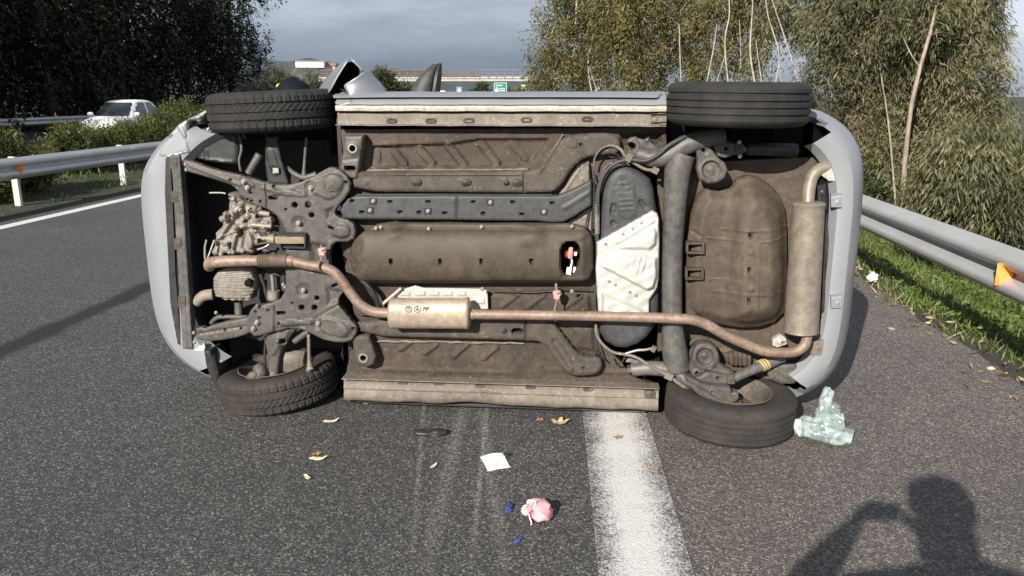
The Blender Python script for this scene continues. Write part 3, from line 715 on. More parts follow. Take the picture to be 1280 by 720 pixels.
relief('sill_bracket', [(814, 142), (833, 141), (833, 156), (814, 157)], .010, M['sill_dirty'], None, [fgroove(815, 145, 832, 144, 1.6, -.02), fdome(819, 149, 4, .006), fgroove(815, 155, 832, 154, 1.2, -.015)], cell=1, skirt=.03)

relief('tunnel_side', [(698, 243), (706, 232), (714, 217), (723, 205), (736, 199), (738, 226), (714, 240)], -.025, M['sill_dirty'], None, [fgroove(708, 236, 724, 212, 1.5, .006), fdome(728, 225, 3, .006)], cell=1.6, skirt=.03)
relief('tunnel_side', [(706, 280), (720, 272), (740, 257), (741, 290), (732, 284)], -.005, M['sill_dirty'], None, [fdome(732, 272, 3, .006)], cell=1.6, skirt=.03)
# underfloor plastic channel, with washers and slits
relief('underfloor_channel', [(425, 264), (428, 256), (434, 249), (443, 245), (560, 244.5), (697, 245), (712, 239), (728, 231), (739.5, 225), (739.5, 257), (718, 271), (704, 278), (690, 278.5), (672, 276.5), (560, 275), (440, 274), (428, 273)], .045, M['plastic'],
       None, [fgroove(572, 246, 572, 274, 1.3, -.006), fcap(567, 250, 567, 270, 1.2, .004), fp([(700, 259), (738, 236), (738, 244), (706, 264)], .005, 2)] +
       [fcap(x - 1.2, y, x + 1.2, y, 1.35, -.03, 1) for x, y in ((440, 251.5), (487.5, 252), (535, 252), (591.5, 252.5), (641, 253), (690, 253.5), (452, 265), (500, 265.5), (524, 265.7), (556, 266.3), (604, 267), (652.5, 267.5))],
       cell=1.4, skirt=.05, rnd=.008, rw=3)
for (x, y) in ((466, 251.5), (462, 263), (534.5, 264), (612.5, 253), (679.5, 265)):
    relief('square_washer', [(x - 4.6, y - 3.8), (x + 4.6, y - 3.8), (x + 4.6, y + 3.8), (x - 4.6, y + 3.8)], .050, M['black_plastic'], None, [], cell=1.2, skirt=.008)
    bolts([(x + .6, y)], .053, .8)

# tunnel cover with its opening and red valve
COV = [(435, 312), (441, 301), (452, 291), (466, 283), (480, 280), (492, 278), (504, 280), (600, 281), (655, 280), (712, 281), (730, 285), (739, 294), (742, 306), (742, 338), (737, 350), (726, 355), (700, 356), (600, 356), (456, 356), (446, 352), (440, 344), (436, 334)]
def barrel(P):
    t = np.clip((P[:, 1] - 289) / (353 - 289), 0, 1); s1 = np.sqrt(np.clip(1 - (2 * t - 1) ** 2, 0, 1)); e1 = sst((P[:, 0] - 434) / 26) * sst((743 - P[:, 0]) / 16)
    return .062 * s1 * e1
OPEN = [(701, 324), (700, 314), (703, 306), (709, 301.5), (717, 301.5), (723, 306), (725.5, 314), (724.5, 324), (721, 337), (716, 345), (710, 347.5), (704, 344), (701, 335)]
relief('tunnel_cover', COV, .040, M['cover'], None, [barrel, lambda P: .030 * np.exp(-((P[:, 0] - 493) / 11) ** 2) * sst((P[:, 1] - 278) / 5) * sst((305 - P[:, 1]) / 22), lambda P: .026 * np.exp(-((P[:, 0] - 665) / 17) ** 2) * sst((P[:, 1] - 279) / 5) * sst((312 - P[:, 1]) / 22),
       fp([(698, 300), (740, 292), (740, 352), (698, 352)], -.012, 9)] + [fcap(x, 324, x + .6, 327.5, 1.8, -.03, 1) for x in (490, 551, 602, 664.5)],
       [OPEN], cell=1.5, skirt=.06, rnd=.014, rw=5, k=0, vref=.07)
bolts([(470, 285.5), (536, 286), (602, 283.5), (715, 283), (715, 364), (603, 361.5), (476, 284)], .050, .75)
relief('cover_recess_shade', [(696, 298), (728, 298), (728, 350), (696, 350)], -.03, M['black'], None, cell=4, skirt=0)  # black sheet paints the shade inside the cover opening
valve = MB(); valve.tube([L(706, 317, .0), L(716, 316, .0)], [.022, .018], 12); vo = valve.build('filler_valve', plain('valve_red', (.55, .05, .035), .4, 0, .2, 30), car)
ptube('valve_stem', [(713, 322, .015, .014), (713.5, 316, .02, .015), (714, 309, .02, .010)], M['pink_rubber'], vo, sub=2)
ptube('valve_hose', [(714, 321, .012, .005), (715, 328, .015, .005), (713, 335, .01, .006)], plain('grey_hose', (.6, .62, .64), .4), vo, sub=2)
wcm = plain('white_connector', (.66, .66, .64), .4)
for (q_, z_) in (((711, 338.5, .012), (.024, .02, .034)), ((718, 337, .008), (.012, .02, .028)), ((719.5, 317, .01), (.012, .014, .018))):
    b = MB(); b.box(L(*q_), z_, Matrix.Rotation(R_(8), 3, 'Y')); b.build('connector', wcm, vo, smooth=False)

relief('heat_foil', [(478, 280), (486, 278), (500, 278), (560, 277.5), (640, 279), (642, 283), (600, 284), (480, 285)], .0, M['foil'], None, [fcap(620, 281, 640, 281, 2, .004)], cell=1.2, skirt=.01)
# white heat foil above the resonator, strut
def emboss(P):
    v = 0
    for cx in (507, 526, 543, 560, 577): v = v + fp([(cx - 6, 363), (cx + 6, 363), (cx + 6, 370), (cx - 6, 370)], .006, 1.2)(P)
    return v + fp([(593, 372), (606, 372), (606, 380), (593, 380)], .006, 1.2)(P)
relief('heat_foil', [(497, 366), (506, 361), (519, 357), (530, 360), (600, 361), (609, 363), (610, 386), (498, 388)], -.004, M['foil'], None, [emboss], cell=1.2, skirt=.01)
ptube('strut', [(474, 384, .0, .009), (502, 360, .012, .009)], M['sill_scraped'], sub=1)
ptube('rubber_strap', [(452, 350, .03, .014), (464, 362, .035, .014), (471, 376, .03, .014), (475, 390, .02, .014)], M['black_plastic'])
# ---------------------------------------------------------------- front subframe
SUB = [(228, 200), (240, 202), (256, 208), (272, 213), (300, 219), (318, 224), (330, 228), (345, 231), (360, 231), (374, 228), (390, 221), (402, 214), (410, 209.5), (417, 209.5), (426, 213), (433, 220), (437.5, 229), (436, 239), (430, 249), (424, 256), (419, 262), (418, 268), (424, 272), (435, 275), (442, 281), (444, 290), (442, 299), (434, 302.5), (420, 302.5), (414, 307), (411, 318), (413, 340), (422, 353), (434, 361), (427, 367), (422, 374), (423, 382), (430, 390), (440, 402), (446, 409), (445, 417), (440, 425), (432, 428), (420, 428), (404, 425), (388, 417), (375, 411.5), (360, 411), (345, 414), (330, 418.5), (318, 421), (312, 416), (306, 419), (296, 422), (280, 425), (262, 427), (247, 425), (244, 411), (252, 409), (256, 411), (262, 408), (280, 403), (300, 399), (309, 397), (313, 388), (320, 380), (326, 382), (338, 379), (350, 374), (356, 364), (357, 350), (356, 330), (357, 312), (382, 310), (384, 297), (382, 292), (357, 292), (355, 284), (349, 273), (340, 265), (330, 260), (318, 257), (308, 252), (300, 245), (296, 237), (288, 231), (270, 225), (250, 219), (232, 214)]
sub_f = [fdome(417, 228, 12, .012), fdome(388, 234, 8, -.010), fdome(427.5, 287.5, 11, .012), fdome(373, 279, 9, -.010), fdome(379, 363, 9, -.010), fdome(397, 404.5, 8, -.010), fdome(429.5, 412, 11, .012),
         fp([(384, 226), (404, 219), (414, 214), (430, 218), (433, 230), (424, 246), (412, 252), (398, 246), (386, 240)], .010, 4, 1),
         fp([(392, 398), (404, 394), (420, 396), (434, 404), (440, 412), (434, 422), (418, 422), (400, 415)], .010, 4, 1),
         fp([(412, 284), (424, 279), (438, 282), (440, 296), (424, 298), (412, 296)], .008, 3, 1),
         fcap(344, 240, 380, 243, 3.2, .008), fcap(352, 236, 366, 236, 2, .004), fcap(352, 404, 392, 402, 3, .008), fcap(344, 411, 380, 408, 2, -.005),
         fgroove(331.5, 228, 333.5, 261, .9, -.008), fgroove(343, 383, 342.5, 416, .9, -.008),
         fgroove(393, 398, 424, 381, .9, -.005), fgroove(302, 218, 316, 232, 2.5, .007), fgroove(296, 237, 302, 245, 2, .006),
         fp([(384, 300), (411, 304), (411, 340), (386, 342)], -.022, 9), fp([(404, 262), (420, 254), (418, 270), (408, 278)], -.014, 6), fp([(405, 356), (430, 362), (424, 378), (408, 384)], -.014, 6),
         fgroove(238, 207, 300, 231, 2.0, .006), fgroove(250, 417, 306, 408, 1.6, -.006), fcap(328, 235, 352, 240, 2.0, .005)] + \
        [fcap(x, y, x + .3, y, r, -.02, 1) for x, y, r in ((342, 233, 1.6), (309, 249, 1.3), (314, 251, 1.3), (313, 241, 1.3), (325, 252, 1.3), (357, 262, 1.2), (432, 228, 1.8), (288, 225, 1.4), (365, 379, 1.2), (349, 405, 1.8), (324, 384, 1.5), (319, 390, 1.3), (335, 388, 1.4), (324, 397.5, 1.6), (281, 413, 1.4), (301, 411, 1.4), (441.5, 411, 1.8))]
sub = relief('subframe', SUB, .050, M['subframe'], None, sub_f, [circ(368, 256.5, 3.6), circ(384.8, 256.5, 3.6), circ(389.2, 269, 3.2), stad(341, 247.5, 3.2, 2.4), circ(376.8, 384.8, 3.4), circ(393, 384.8, 3.4), circ(396, 372.8, 2.9), stad(351, 391.6, 3.2, 2.4), stad(418, 357, 2.4, 1.6, -25), stad(414, 285, 2.4, 1.6, 15)], cell=1.15, skirt=.035, rnd=.006, rw=2.5)
bolts([(388.5, 235), (417.5, 228.5), (427.5, 288), (373, 279), (379, 363), (397.5, 404.5), (429.5, 412.5), (304.5, 227), (309, 235), (321, 403.5), (316.5, 411)], .058, 1.0)
bolts([(232, 205), (233, 212), (242, 416), (243, 428)], .045, .7)
# torque rod in its mount
b = MB(); b.tube([L(336, 299, .055), L(344, 299, .055)], .026, 16); b.bar(L(340, 299.5, .055), L(381, 299.5, .055), .03, .036, (0, 0, 1)); b.build('torque_rod', plain('rod_tan', (.20, .165, .11), .6, .1, .3, 30), car, auto=40)
b = MB(); b.bar(L(356, 292.5, .055), L(384, 293, .055), .05, .008); b.bar(L(356, 308, .055), L(384, 309, .055), .05, .008); b.bar(L(383, 291, .055), L(383, 310, .055), .05, .008, (1, 0, 0)); b.build('torque_rod_bracket', M['black_plastic'], car, smooth=False)
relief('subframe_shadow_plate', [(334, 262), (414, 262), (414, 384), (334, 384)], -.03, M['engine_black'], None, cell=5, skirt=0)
# ---------------------------------------------------------------- engine and gearbox seen from below
relief('gearbox', [(283, 242), (297, 243), (302, 251), (312, 256), (332, 262), (344, 277), (343, 290), (352, 296), (352, 304), (336, 306), (319, 309), (316, 318), (296, 320), (281, 318), (266, 322), (262, 316), (269, 303), (267, 292), (276, 283), (278, 272), (284, 262)], -.030, M['castalu'], None,
       [fgroove(302, 256, 270, 304, 3, .020), fgroove(297, 284, 289, 318, 3.2, .022), fgroove(308, 286, 304, 318, 3, -.014), fgroove(297, 283, 344, 282, 3, .018), fgroove(313, 290, 314, 308, 3, .016), fgroove(292, 246, 294, 268, 2.5, .016), fdome(300, 262, 7, .02), fdome(331, 285, 6, .022), fdome(309, 270, 5, .02), fdome(322, 272, 6, .018),
        fgroove(330, 262, 336, 290, 2.5, .014), fdome(283, 300, 8, .015), fgroove(284, 252, 300, 254, 2, -.012), fdome(290, 315, 4, .02), fdome(276, 318, 3.5, .02), fdome(303, 314, 3.5, .02), fgroove(275, 300, 300, 290, 1.6, -.012), fgroove(305, 265, 318, 300, 1.4, -.012), fgroove(320, 292, 344, 298, 1.5, -.014)], [[(299, 287), (303, 287), (302, 296), (298, 296)], [(321, 266), (329, 268), (328, 273), (321, 272)], [(322, 299), (331, 299), (331, 304), (322, 304)], [(286, 304), (291, 302), (290, 311), (286, 311)], circ(313, 263, 2.2), circ(306, 277, 1.8)], cell=1.1, skirt=.10, rnd=.03, rw=7)
b = MB()
for (x0, y0, x1, y1, r) in ((277, 274, 284, 272, .018), (281, 268, 284, 266, .012), (318, 262, 321, 256, .012), (325, 266, 338, 268, .014), (334, 275, 341, 274, .016), (314, 281, 340, 283, .012), (328, 298, 340, 298, .012)):
    b.tube([L(x0, y0, .0), L(x1, y1, .012)], r, 10)
b.build('gearbox_fitting', M['castalu'], car)
bolts([(281, 274), (291, 315.5), (276, 319), (303, 314), (332, 286), (300, 262), (339, 276)], -.002, .8)
ptube('shift_cable', [(262, 241, .0, .004), (276, 241, .01, .004), (282, 242, .01, .004)], M['sill_scraped'])
ptube('earth_strap', [(258, 300, -.05, .005), (256, 312, -.02, .006), (258, 326, .02, .006), (268, 300, .0, .005)], M['steel'])
ptube('coolant_pipe', [(322, 312, .03, .006), (331, 309, .035, .006), (337, 305, .03, .006)], M['steel'])
b = MB()
for (x0, y0, x1, y1, r) in ((312, 262, 332, 270, .016), (322, 285, 334, 296, .018), (330, 312, 345, 318, .02), (336, 262, 348, 284, .012), (316, 325, 350, 345, .016), (325, 340, 336, 376, .012), (352, 318, 356, 360, .014)):
    b.tube([L(x0, y0, -.045), L(x1, y1, -.035)], r, 10)
b.build('hose_bundle', M['engine_black'], car)
def fins(P): return .007 * (np.sin((P[:, 1] - P[:, 0] * .03) * 2 * math.pi / 4.3) > -.2)
relief('oil_sump', [(266, 348), (272, 339), (286, 336), (302, 335), (313, 339), (318, 350), (319, 362), (314, 368), (313, 375), (308, 377), (304, 374.5), (300, 377.5), (296, 374.5), (291, 377), (287, 374), (282, 376), (276, 373), (269, 371), (266, 360)], .012, M['castalu'], None, [fins, fdome(292, 355, 22, .012)], cell=.9, skirt=.08, rnd=.014, rw=4)
b = MB(); b.lathe([(-.01, .022), (.012, .020), (.016, .012), (.016, 0)], 12, Matrix.Translation(L(311, 353.5, .035)) @ Matrix.Rotation(R_(90), 4, 'X')); b.build('sump_plug', M['black'], car)
ptube('intake_hose', [(246, 378, -.04, .028), (254, 370, -.03, .030), (266, 368, -.04, .030)], plain('hose_beige', (.22, .185, .15), .6))
ptube('drop_link', [(340, 343, .01, .010), (342, 364, .01, .010)], M['castalu'], sub=1)
ptube('engine_mount', [(342, 363, .01, .032), (342, 374, .01, .032)], M['castalu'], sub=1)
ptube('breather_pipe', [(298, 378, -.05, .022), (299, 396, -.04, .022)], M['subframe'], sub=1)
ptube('stabiliser_bar', [(264, 404, -.03, .012), (272, 397, -.02, .013), (285, 396, -.02, .013), (312, 397, -.02, .013)], M['subframe'])
bolts([(354, 356), (356, 359), (270, 391)], .03, .7)
# radiator support bar with clips, lower edge of the bumper
relief('radiator_bar', [(214, 193), (223.5, 193), (229, 260), (234, 340), (240, 434), (240, 437), (228, 436), (222, 340), (217.5, 260)], .012, M['beam'], None, [fgroove(219, 195, 233, 434, 1.6, .004)], cell=1.5, skirt=.05, rnd=.004, rw=2)
for (x, y) in ((227.5, 377), (222.5, 305), (218.5, 246), (217, 204)):
    relief('clip', [(x - 5, y - 7), (x + 4, y - 7), (x + 4, y + 7), (x - 5, y + 7)], .016, M['rail'], None, [fdome(x + 1, y, 3, .004)], cell=1.5, skirt=.012)
relief('air_deflector', [(207, 197), (212, 194), (216, 260), (219, 340), (226, 432), (222, 430), (213, 380), (209, 300), (206, 240)], .005, M['black_plastic'], None, cell=2, skirt=.04)
relief('torn_bumper_edge', [(243, 438), (255, 429), (256, 438)], .006, M['paint_white'], None, cell=2, skirt=.02)
relief('torn_liner', [(254, 438), (262, 438), (268, 448), (272, 462), (276, 486), (270, 484), (263, 474), (257, 458)], .030, M['black_plastic'], None, [fgroove(262, 442, 270, 478, 1.6, .006)], cell=1.5, skirt=.12, rnd=.01, rw=3)
relief('battery_tray', [(241, 166), (250, 160), (297, 158), (297, 204), (286, 206), (262, 203), (241, 196)], -.05, M['black_plastic'], None, [fgroove(244, 176, 296, 170, 1.2, .004), fgroove(258, 186, 259, 202, 2, .006), fgroove(246, 198, 290, 203, 1.5, .006)], cell=2, skirt=.05, rnd=.012)
relief('bumper_stay', [(231, 163), (238, 157), (241, 194), (236, 196), (233, 180)], -.03, M['black'], None, cell=2, skirt=.06)
# ---------------------------------------------------------------- front suspension
relief('control_arm', [(331, 170), (345, 170), (350, 196), (361, 232), (334, 229), (331, 205)], .018, M['black_plastic'], None, [fcap(338, 190, 345, 214, 5, .006), fdome(345, 213, 5, -.012)], cell=1.5, skirt=.04, rnd=.006, rw=3)
b = MB(); b.box(L(345, 213, .03), (.03, .012, .026)); b.build('ball_joint_bracket', M['steel'], car, smooth=False)
relief('control_arm', [(335, 412), (372, 409), (362, 422), (354, 436), (350, 452), (348, 478), (333, 478), (335, 450), (331, 428)], .018, M['subframe'], None, [fcap(348, 425, 341, 470, 6, .012, 4), fcap(341, 470, 341, 478, 4, .008), fgroove(360, 414, 342, 440, 3, .01)], [circ(353, 426.5, 4)], cell=1.3, skirt=.05, rnd=.008, rw=3)
ptube('drive_shaft', [(325, 193, -.03, .022), (311, 217, -.02, .022)], M['beam'], sub=1)
ptube('track_rod', [(383, 172, -.03, .008), (380.5, 206, -.02, .008), (380, 219, -.02, .014)], M['beam'])
ptube('anti_roll_link', [(358, 209, -.03, .013), (368, 217, -.03, .014), (380, 222, -.02, .014), (396, 218, -.02, .018)], M['beam'])
ptube('brake_hose', [(299, 168, -.03, .006), (302, 186, -.02, .008), (299, 200, -.02, .006), (301, 214, -.02, .007)], M['beam'])
ptube('brake_hose', [(332, 420, .0, .006), (331, 446, .01, .007), (333, 472, .02, .006)], M['black_plastic'])
ptube('track_rod', [(386, 418, .0, .010), (386.5, 450, .02, .010), (388, 462, .03, .022)], M['sill_dirty'], sub=2)
ptube('drive_shaft', [(386, 414, -.02, .018), (368, 427, -.02, .018)], M['beam'], sub=1)
# ---------------------------------------------------------------- exhaust
pr = .0265
ptube('exhaust_pipe', [(262, 333, .02, .030), (263, 329, .055, .031), (275, 327, .080, .030), (300, 326, .085, .029), (322, 326, .085, .028), (332, 326, .085, .028)], M['rustpipe'], None, 16)
b = MB()
for i, px in enumerate(np.linspace(325, 359.5, 40)):
    pass
b.tube([L(px, 326 - (px - 325) * .012, .085) for px in np.linspace(322.5, 361, 60)], [.030 if k in (0, 1, 58, 59) else .0345 + .0022 * math.sin(k * 2.1) for k in range(60)], 18); b.build('exhaust_flex_joint', M['flex'], car, auto=80)
ex_path = [(360, 326, .085, .030), (366, 326.5, .085, .030), (368, 327, .085, .0265), (385, 331, .088, .0265), (402, 334, .09, .0265), (416, 339, .09, .0265), (427, 350, .088, .0265), (438, 366, .085, .0265), (450, 380, .083, .0265), (462, 388, .082, .0265), (474, 391, .082, .0265), (490, 391, .082, .0265)]
ptube('exhaust_pipe', ex_path, M['rustpipe'], None, 16)
MUF = MB(); prof = []
rows = [(486.5, .030), (487, .060), (488, .074), (490, .0795), (491.5, .0815), (493, .0795), (540, .080), (581, .080), (583, .0825), (585, .0825), (586.5, .078), (588, .060), (588.5, .028)]
nseg = 40; cz0 = None
for (px, r) in rows:
    c = L(px, 391.5, .082)
    for k in range(nseg):
        a = 2 * math.pi * k / nseg; ca, sa = math.cos(a), math.sin(a)
        MUF.v.append((c.x, c.y + .78 * r * math.copysign(abs(ca) ** .85, ca), c.z + r * math.copysign(abs(sa) ** .85, sa)))
for i in range(len(rows) - 1):
    for k in range(nseg): k2 = (k + 1) % nseg; MUF.f.append((i * nseg + k, (i + 1) * nseg + k, (i + 1) * nseg + k2, i * nseg + k2))
mo = MUF.build('exhaust_resonator', M['muffler'], car, auto=40)
# the maker's marks pressed into the resonator: two ringed emblems and a short word
fr = .082 + .78 * .080
b = MB()
def mark_ring(px, py, r):
    b.lathe([(-.001, r), (.002, r + .0006), (.002, r + .0028), (-.001, r + .0034)], 20, Matrix.Translation(L(px, py, fr - .0005)) @ Matrix.Rotation(R_(90), 4, 'X'))
mark_ring(510.5, 386.5, .0145); mark_ring(521.5, 386.5, .0145)
def mstroke(x0, y0, x1, y1, w_=.0028): b.bar(L(x0, y0, fr), L(x1, y1, fr), .004, w_, (0, 0, 1))
mstroke(507.8, 385.2, 513.4, 385.2); mstroke(510.5, 383.5, 510.5, 386); mstroke(508.5, 388, 512.6, 388)
mstroke(519.6, 388.5, 521.5, 384); mstroke(521.5, 384, 523.4, 388.5); mstroke(520.4, 387, 522.6, 387)
for x in (528.5, 532.5): mstroke(x, 389, x + 1, 383.5); mstroke(x + 1, 383.5, x + 3, 384); mstroke(x + .6, 386.2, x + 2.6, 386.4); mstroke(x + 3, 384, x + 2.8, 386.2)
b.build('embossed_mark', M['rustpipe'], mo, smooth=False)
ptube('exhaust_pipe', [(585, 393, .085, .029), (592, 393, .088, .029), (594, 393, .088, .0255), (640, 393.5, .09, .0255), (735, 395, .095, .0255), (800, 396.5, .105, .0258), (850, 398.5, .115, .026), (866, 400, .115, .026), (884, 406, .110, .026), (905, 418, .105, .026), (935, 431.5, .095, .026), (952, 438, .09, .026), (968, 440.5, .088, .026), (988, 440.5, .086, .026), (1000, 437, .084, .026), (1007, 429, .08, .026), (1009, 418, .075, .026)], M['rustpipe'], None, 16)
for (x, y, v, y0) in ((402, 316, .10, 331), (696, 370, .07, 394)):
    b = MB(); b.tube([L(x - 1, y - 15, .02), L(x, y - 6, .05), L(x, y, v), L(x + 1, y + 6, v)], .007, 8, sub=3)
    h = b.build('exhaust_hanger', M['steel'], car)
    relief('rubber_mount', [(x - 5.5, y - 4), (x - 3, y - 6), (x + 3, y - 6), (x + 5.5, y - 4), (x + 4, y + 1), (x + 3.5, y + 5), (x - 3.5, y + 5), (x - 4, y + 1)], v + .008, M['pink_rubber'], h, [], [circ(x + 2.8, y - 2.6, 1.2, 8)], cell=.9, skirt=.022, rnd=.006, rw=2)
    b = MB(); b.tube([L(x + .5, y + 4, v), L(x - 1.5, y + 12, v + .012), L(x - 3, y0 - 4, v + .02), L(x - 4, y0 + 4, v + .03), L(x - 1, y0 + 7, v + .02)], .0055, 8, sub=4); b.build('wire_hook', M['flex'], h)
# rear silencer, standing on end
p0, p1 = L(1011, 252, .03), L(1001, 416, .03)
b = MB(); ax = (p1 - p0); Ln = ax.length; ax.normalize(); nrows = [(0, .05), (.004, .072), (.012, .079), (.02, .0765), (.03, .075), (Ln - .03, .0835), (Ln - .018, .085), (Ln - .010, .087), (Ln - .003, .080), (Ln, .05)]
b.tube([p0 + ax * q[0] for q in nrows], [q[1] for q in nrows], 36); rm = b.build('rear_silencer', M['rear_muffler'], car, auto=40)
ptube('tail_pipe', [(1010, 256, .02, .030), (1011, 238, .0, .031), (1015, 222, -.02, .031), (1024, 212, -.03, .031), (1044, 207, -.05, .031)], M['rear_muffler'], None, 16)
# ---------------------------------------------------------------- fuel tank and its foil shield
TANK = [(750, 262), (752.5, 240), (757, 224), (764, 213), (773, 208), (782, 207), (792, 209), (804, 217), (814, 225), (818, 236), (820, 252), (823, 270), (825, 300), (825, 396), (820, 410), (810, 424), (798, 433), (784, 438), (770, 437), (757, 430), (749, 418), (747, 400), (747, 320), (748, 290)]
relief('fuel_tank', TANK, .028, M['plastic'], None, [fp([(767, 228), (791, 226), (795, 246), (799, 262), (792, 274), (778, 276), (770, 262)], .006, 2.5, 1), fp([(769, 231), (790, 229), (792, 240), (770, 242)], -.003, 1), fcap(767, 257, 765, 267, 2.3, -.014), fcap(801, 252, 805, 258, 2.3, -.014), fdome(766.5, 279, 3.4, -.016), fgroove(774, 250, 790, 249, 1, .003), fgroove(775, 256, 792, 255, 1, .003), fgroove(776, 262, 793, 261, 1, .003), fdome(785, 235, 3, .004)], cell=1.5, skirt=.12, rnd=.05, rw=12)
SH = [(746, 303), (780, 284), (816, 263.5), (822, 267), (824, 274), (824.5, 300), (824, 345), (822, 360), (817, 368), (812, 376), (812, 392), (748, 392), (746, 366), (744.5, 335), (746, 318)]
def wrink(P): return .0045 * np.sin(P[:, 0] * .9 + P[:, 1] * .25) * np.exp(-((P[:, 0] - 801) / 8) ** 2 - ((P[:, 1] - 328) / 10) ** 2) + .0012 * np.sin(P[:, 0] * .31 + 2 * np.sin(P[:, 1] * .13)) + .0012 * np.sin(P[:, 1] * .43 + P[:, 0] * .2)
fo = relief('heat_shield', SH, .062, M['foil'], None, [fp([(764, 312), (818, 282), (823, 290), (822, 306), (812, 314), (790, 313)], .032, 6), fp([(748, 333), (772, 316), (805, 316), (822, 320), (823, 345), (818, 360), (808, 364)], .034, 5), fp([(751, 362), (800, 384), (812, 392), (812, 398), (751, 398)], .032, 4), fgroove(772, 302, 816, 276, 2.2, .014), wrink], cell=1.3, skirt=.02, rnd=.012, rw=3)
bolts([(779, 293), (791, 286), (802, 279, .062), (757, 305), (761, 351.5), (769, 356), (787, 365), (795, 369)], .064, .62, fo)
# ---------------------------------------------------------------- spare wheel well and rear floor
relief('rear_floor', [(822, 206), (1030, 196), (1034, 330), (1030, 420), (1002, 470), (960, 474), (870, 452), (822, 440)], -.10, M['well'], None, [fp([(960, 232), (1000, 250), (1006, 420), (960, 430)], .02, 6), fgroove(900, 440, 980, 446, 2, .01)], cell=3, skirt=.05)
WELL = [(857, 396), (856, 340), (859, 300), (864, 266), (872, 246), (884, 234), (898, 238), (914, 236), (922, 224), (936, 219), (950, 222), (964, 231), (976, 245), (983, 262), (985.5, 290), (986, 370), (982, 392), (970, 404), (950, 410), (928, 411.5), (905, 408), (880, 402)]
BOWL = [(899, 300), (902, 262), (912, 240), (928, 226), (945, 225), (962, 234), (975, 250), (983, 275), (985, 320), (984, 375), (976, 396), (956, 407), (930, 409), (908, 404), (899, 385)]
relief('spare_wheel_well', WELL, -.03, M['well'], None, [fp(WELL, .035, 16, 1), fp(BOWL, .085, 30, 1), fgroove(900, 285, 984, 283, 1.2, .004), fgroove(877, 296, 922, 298, .9, .004), fgroove(924, 298, 922, 372, .9, .004), fgroove(944, 298, 982, 294, .9, .005), fgroove(942, 300, 941, 380, .9, .003), fgroove(884, 347, 922, 348, .9, .003), fgroove(890, 362, 980, 362, 1.2, .003), fgroove(866, 289, 878, 296, 2.2, -.008), fgroove(866, 388, 880, 402, 2, -.006),
       fdome(933, 310.5, 3.6, .009), fdome(933, 354.5, 3.6, .009)] + [fcap(x, y, x + .4, y + 3.4, 1.7, -.03, 1.2) for x, y in ((931.5, 289), (930.5, 330), (930, 368))] + [lambda P: .002 * np.sin(P[:, 0] * .9 + np.sin(P[:, 1] * .7) * 2) * np.exp(-((P[:, 0] - 935) / 22) ** 2 - ((P[:, 1] - 393) / 9) ** 2)], cell=1.6, skirt=.12, rnd=.02, rw=5)
for (x, y) in ((868, 309.5), (867, 341.5)):
    b = MB()
    for (q0, q1) in (((x - 11, y - 6.5), (x + 11, y - 7)), ((x - 11, y + 5), (x + 11, y + 5)),): b.bar(L(*q0, .0), L(*q1, .0), .07, .010, (0, 0, 1))
    for (q0, q1) in (((x - 10, y - 6), (x - 10, y + 5)), ((x + 10, y - 6), (x + 10, y + 5))): b.bar(L(*q0, .0), L(*q1, .0), .07, .010, (1, 0, 0))
    hk = b.build('exhaust_bracket', M['well'], car, smooth=False)
    relief('bracket_recess_shade', [(x - 9, y - 5), (x + 9, y - 5), (x + 9, y + 4), (x - 9, y + 4)], -.022, M['black'], hk, cell=3, skirt=0)  # black sheet stands in for the shade inside the bracket frame
# ---------------------------------------------------------------- rear axle
ptube('rear_axle_beam', [(853, 192, .02, .066), (848, 208, .02, .066), (845, 235, .02, .059), (843, 262, .02, .055), (841, 300, .02, .051), (840, 345, .02, .050), (840, 390, .02, .051), (841, 415, .02, .056), (843, 436, .02, .064), (847, 462, .02, .066)], M['beam'], None, 20)
ptube('trailing_arm', [(797, 192, .0, .040), (815, 198, .01, .046), (836, 194, .02, .050), (856, 182, .03, .050), (878, 174, .03, .046), (905, 170, .02, .04)], M['beam'], None, 16)
ptube('trailing_arm', [(790, 462, .0, .036), (812, 460, .01, .038), (838, 463, .02, .040), (858, 474, .05, .034), (880, 488, .075, .026), (905, 496, .080, .020)], M['beam'], None, 16)
SEAT_U = [(869, 181), (876, 177), (886, 180), (893, 190), (899, 198), (907, 204), (910, 213), (906, 223), (897, 229), (885, 230), (875, 225), (871, 212), (872, 198)]
st = relief('spring_seat', SEAT_U, .055, M['subframe'], None, [fdome(889.5, 213, 15, .006), fcap(889.3, 212.6, 889.5, 213, 11, -.020, 3), fdome(889.5, 213, 4, .004), fcap(879.8, 188.2, 880, 188.2, 5.5, -.006, 2), fgroove(900, 199, 914, 195, 1.6, .006)], [circ(880, 188, 2)], cell=1.1, skirt=.05, rnd=.01, rw=3)
relief('shock_mount', [(893, 176), (908, 176), (922, 178.5), (932, 183), (936, 187), (931, 191), (918, 194), (906, 198), (898, 196), (892, 186)], .045, M['subframe'], None, [fdome(907.5, 186, 5, .003), fgroove(896, 179, 920, 180, 1.4, .006)], [circ(907.5, 186, 1.9)], cell=1.1, skirt=.05, rnd=.008, rw=3)
relief('shock_bracket', [(920.5, 180), (929, 180), (929, 191), (920.5, 191)], .060, M['rail'], None, [fdome(925, 186, 3, .003)], cell=1.1, skirt=.04)
bolts([(925, 195, .05), (924, 178, .05)], .05, .8)
ptube('shock_absorber', [(932, 187, .0, .026), (955, 187, -.03, .030), (995, 188, -.06, .034)], M['black_plastic'], None, 14, 2)
SEAT_L = [(866, 440), (869, 432), (877, 428), (888, 429), (896, 435), (900, 446), (900, 455), (908, 461), (918, 466), (918, 480), (906, 481.5), (884, 480), (872, 478), (864, 469), (861, 462)]
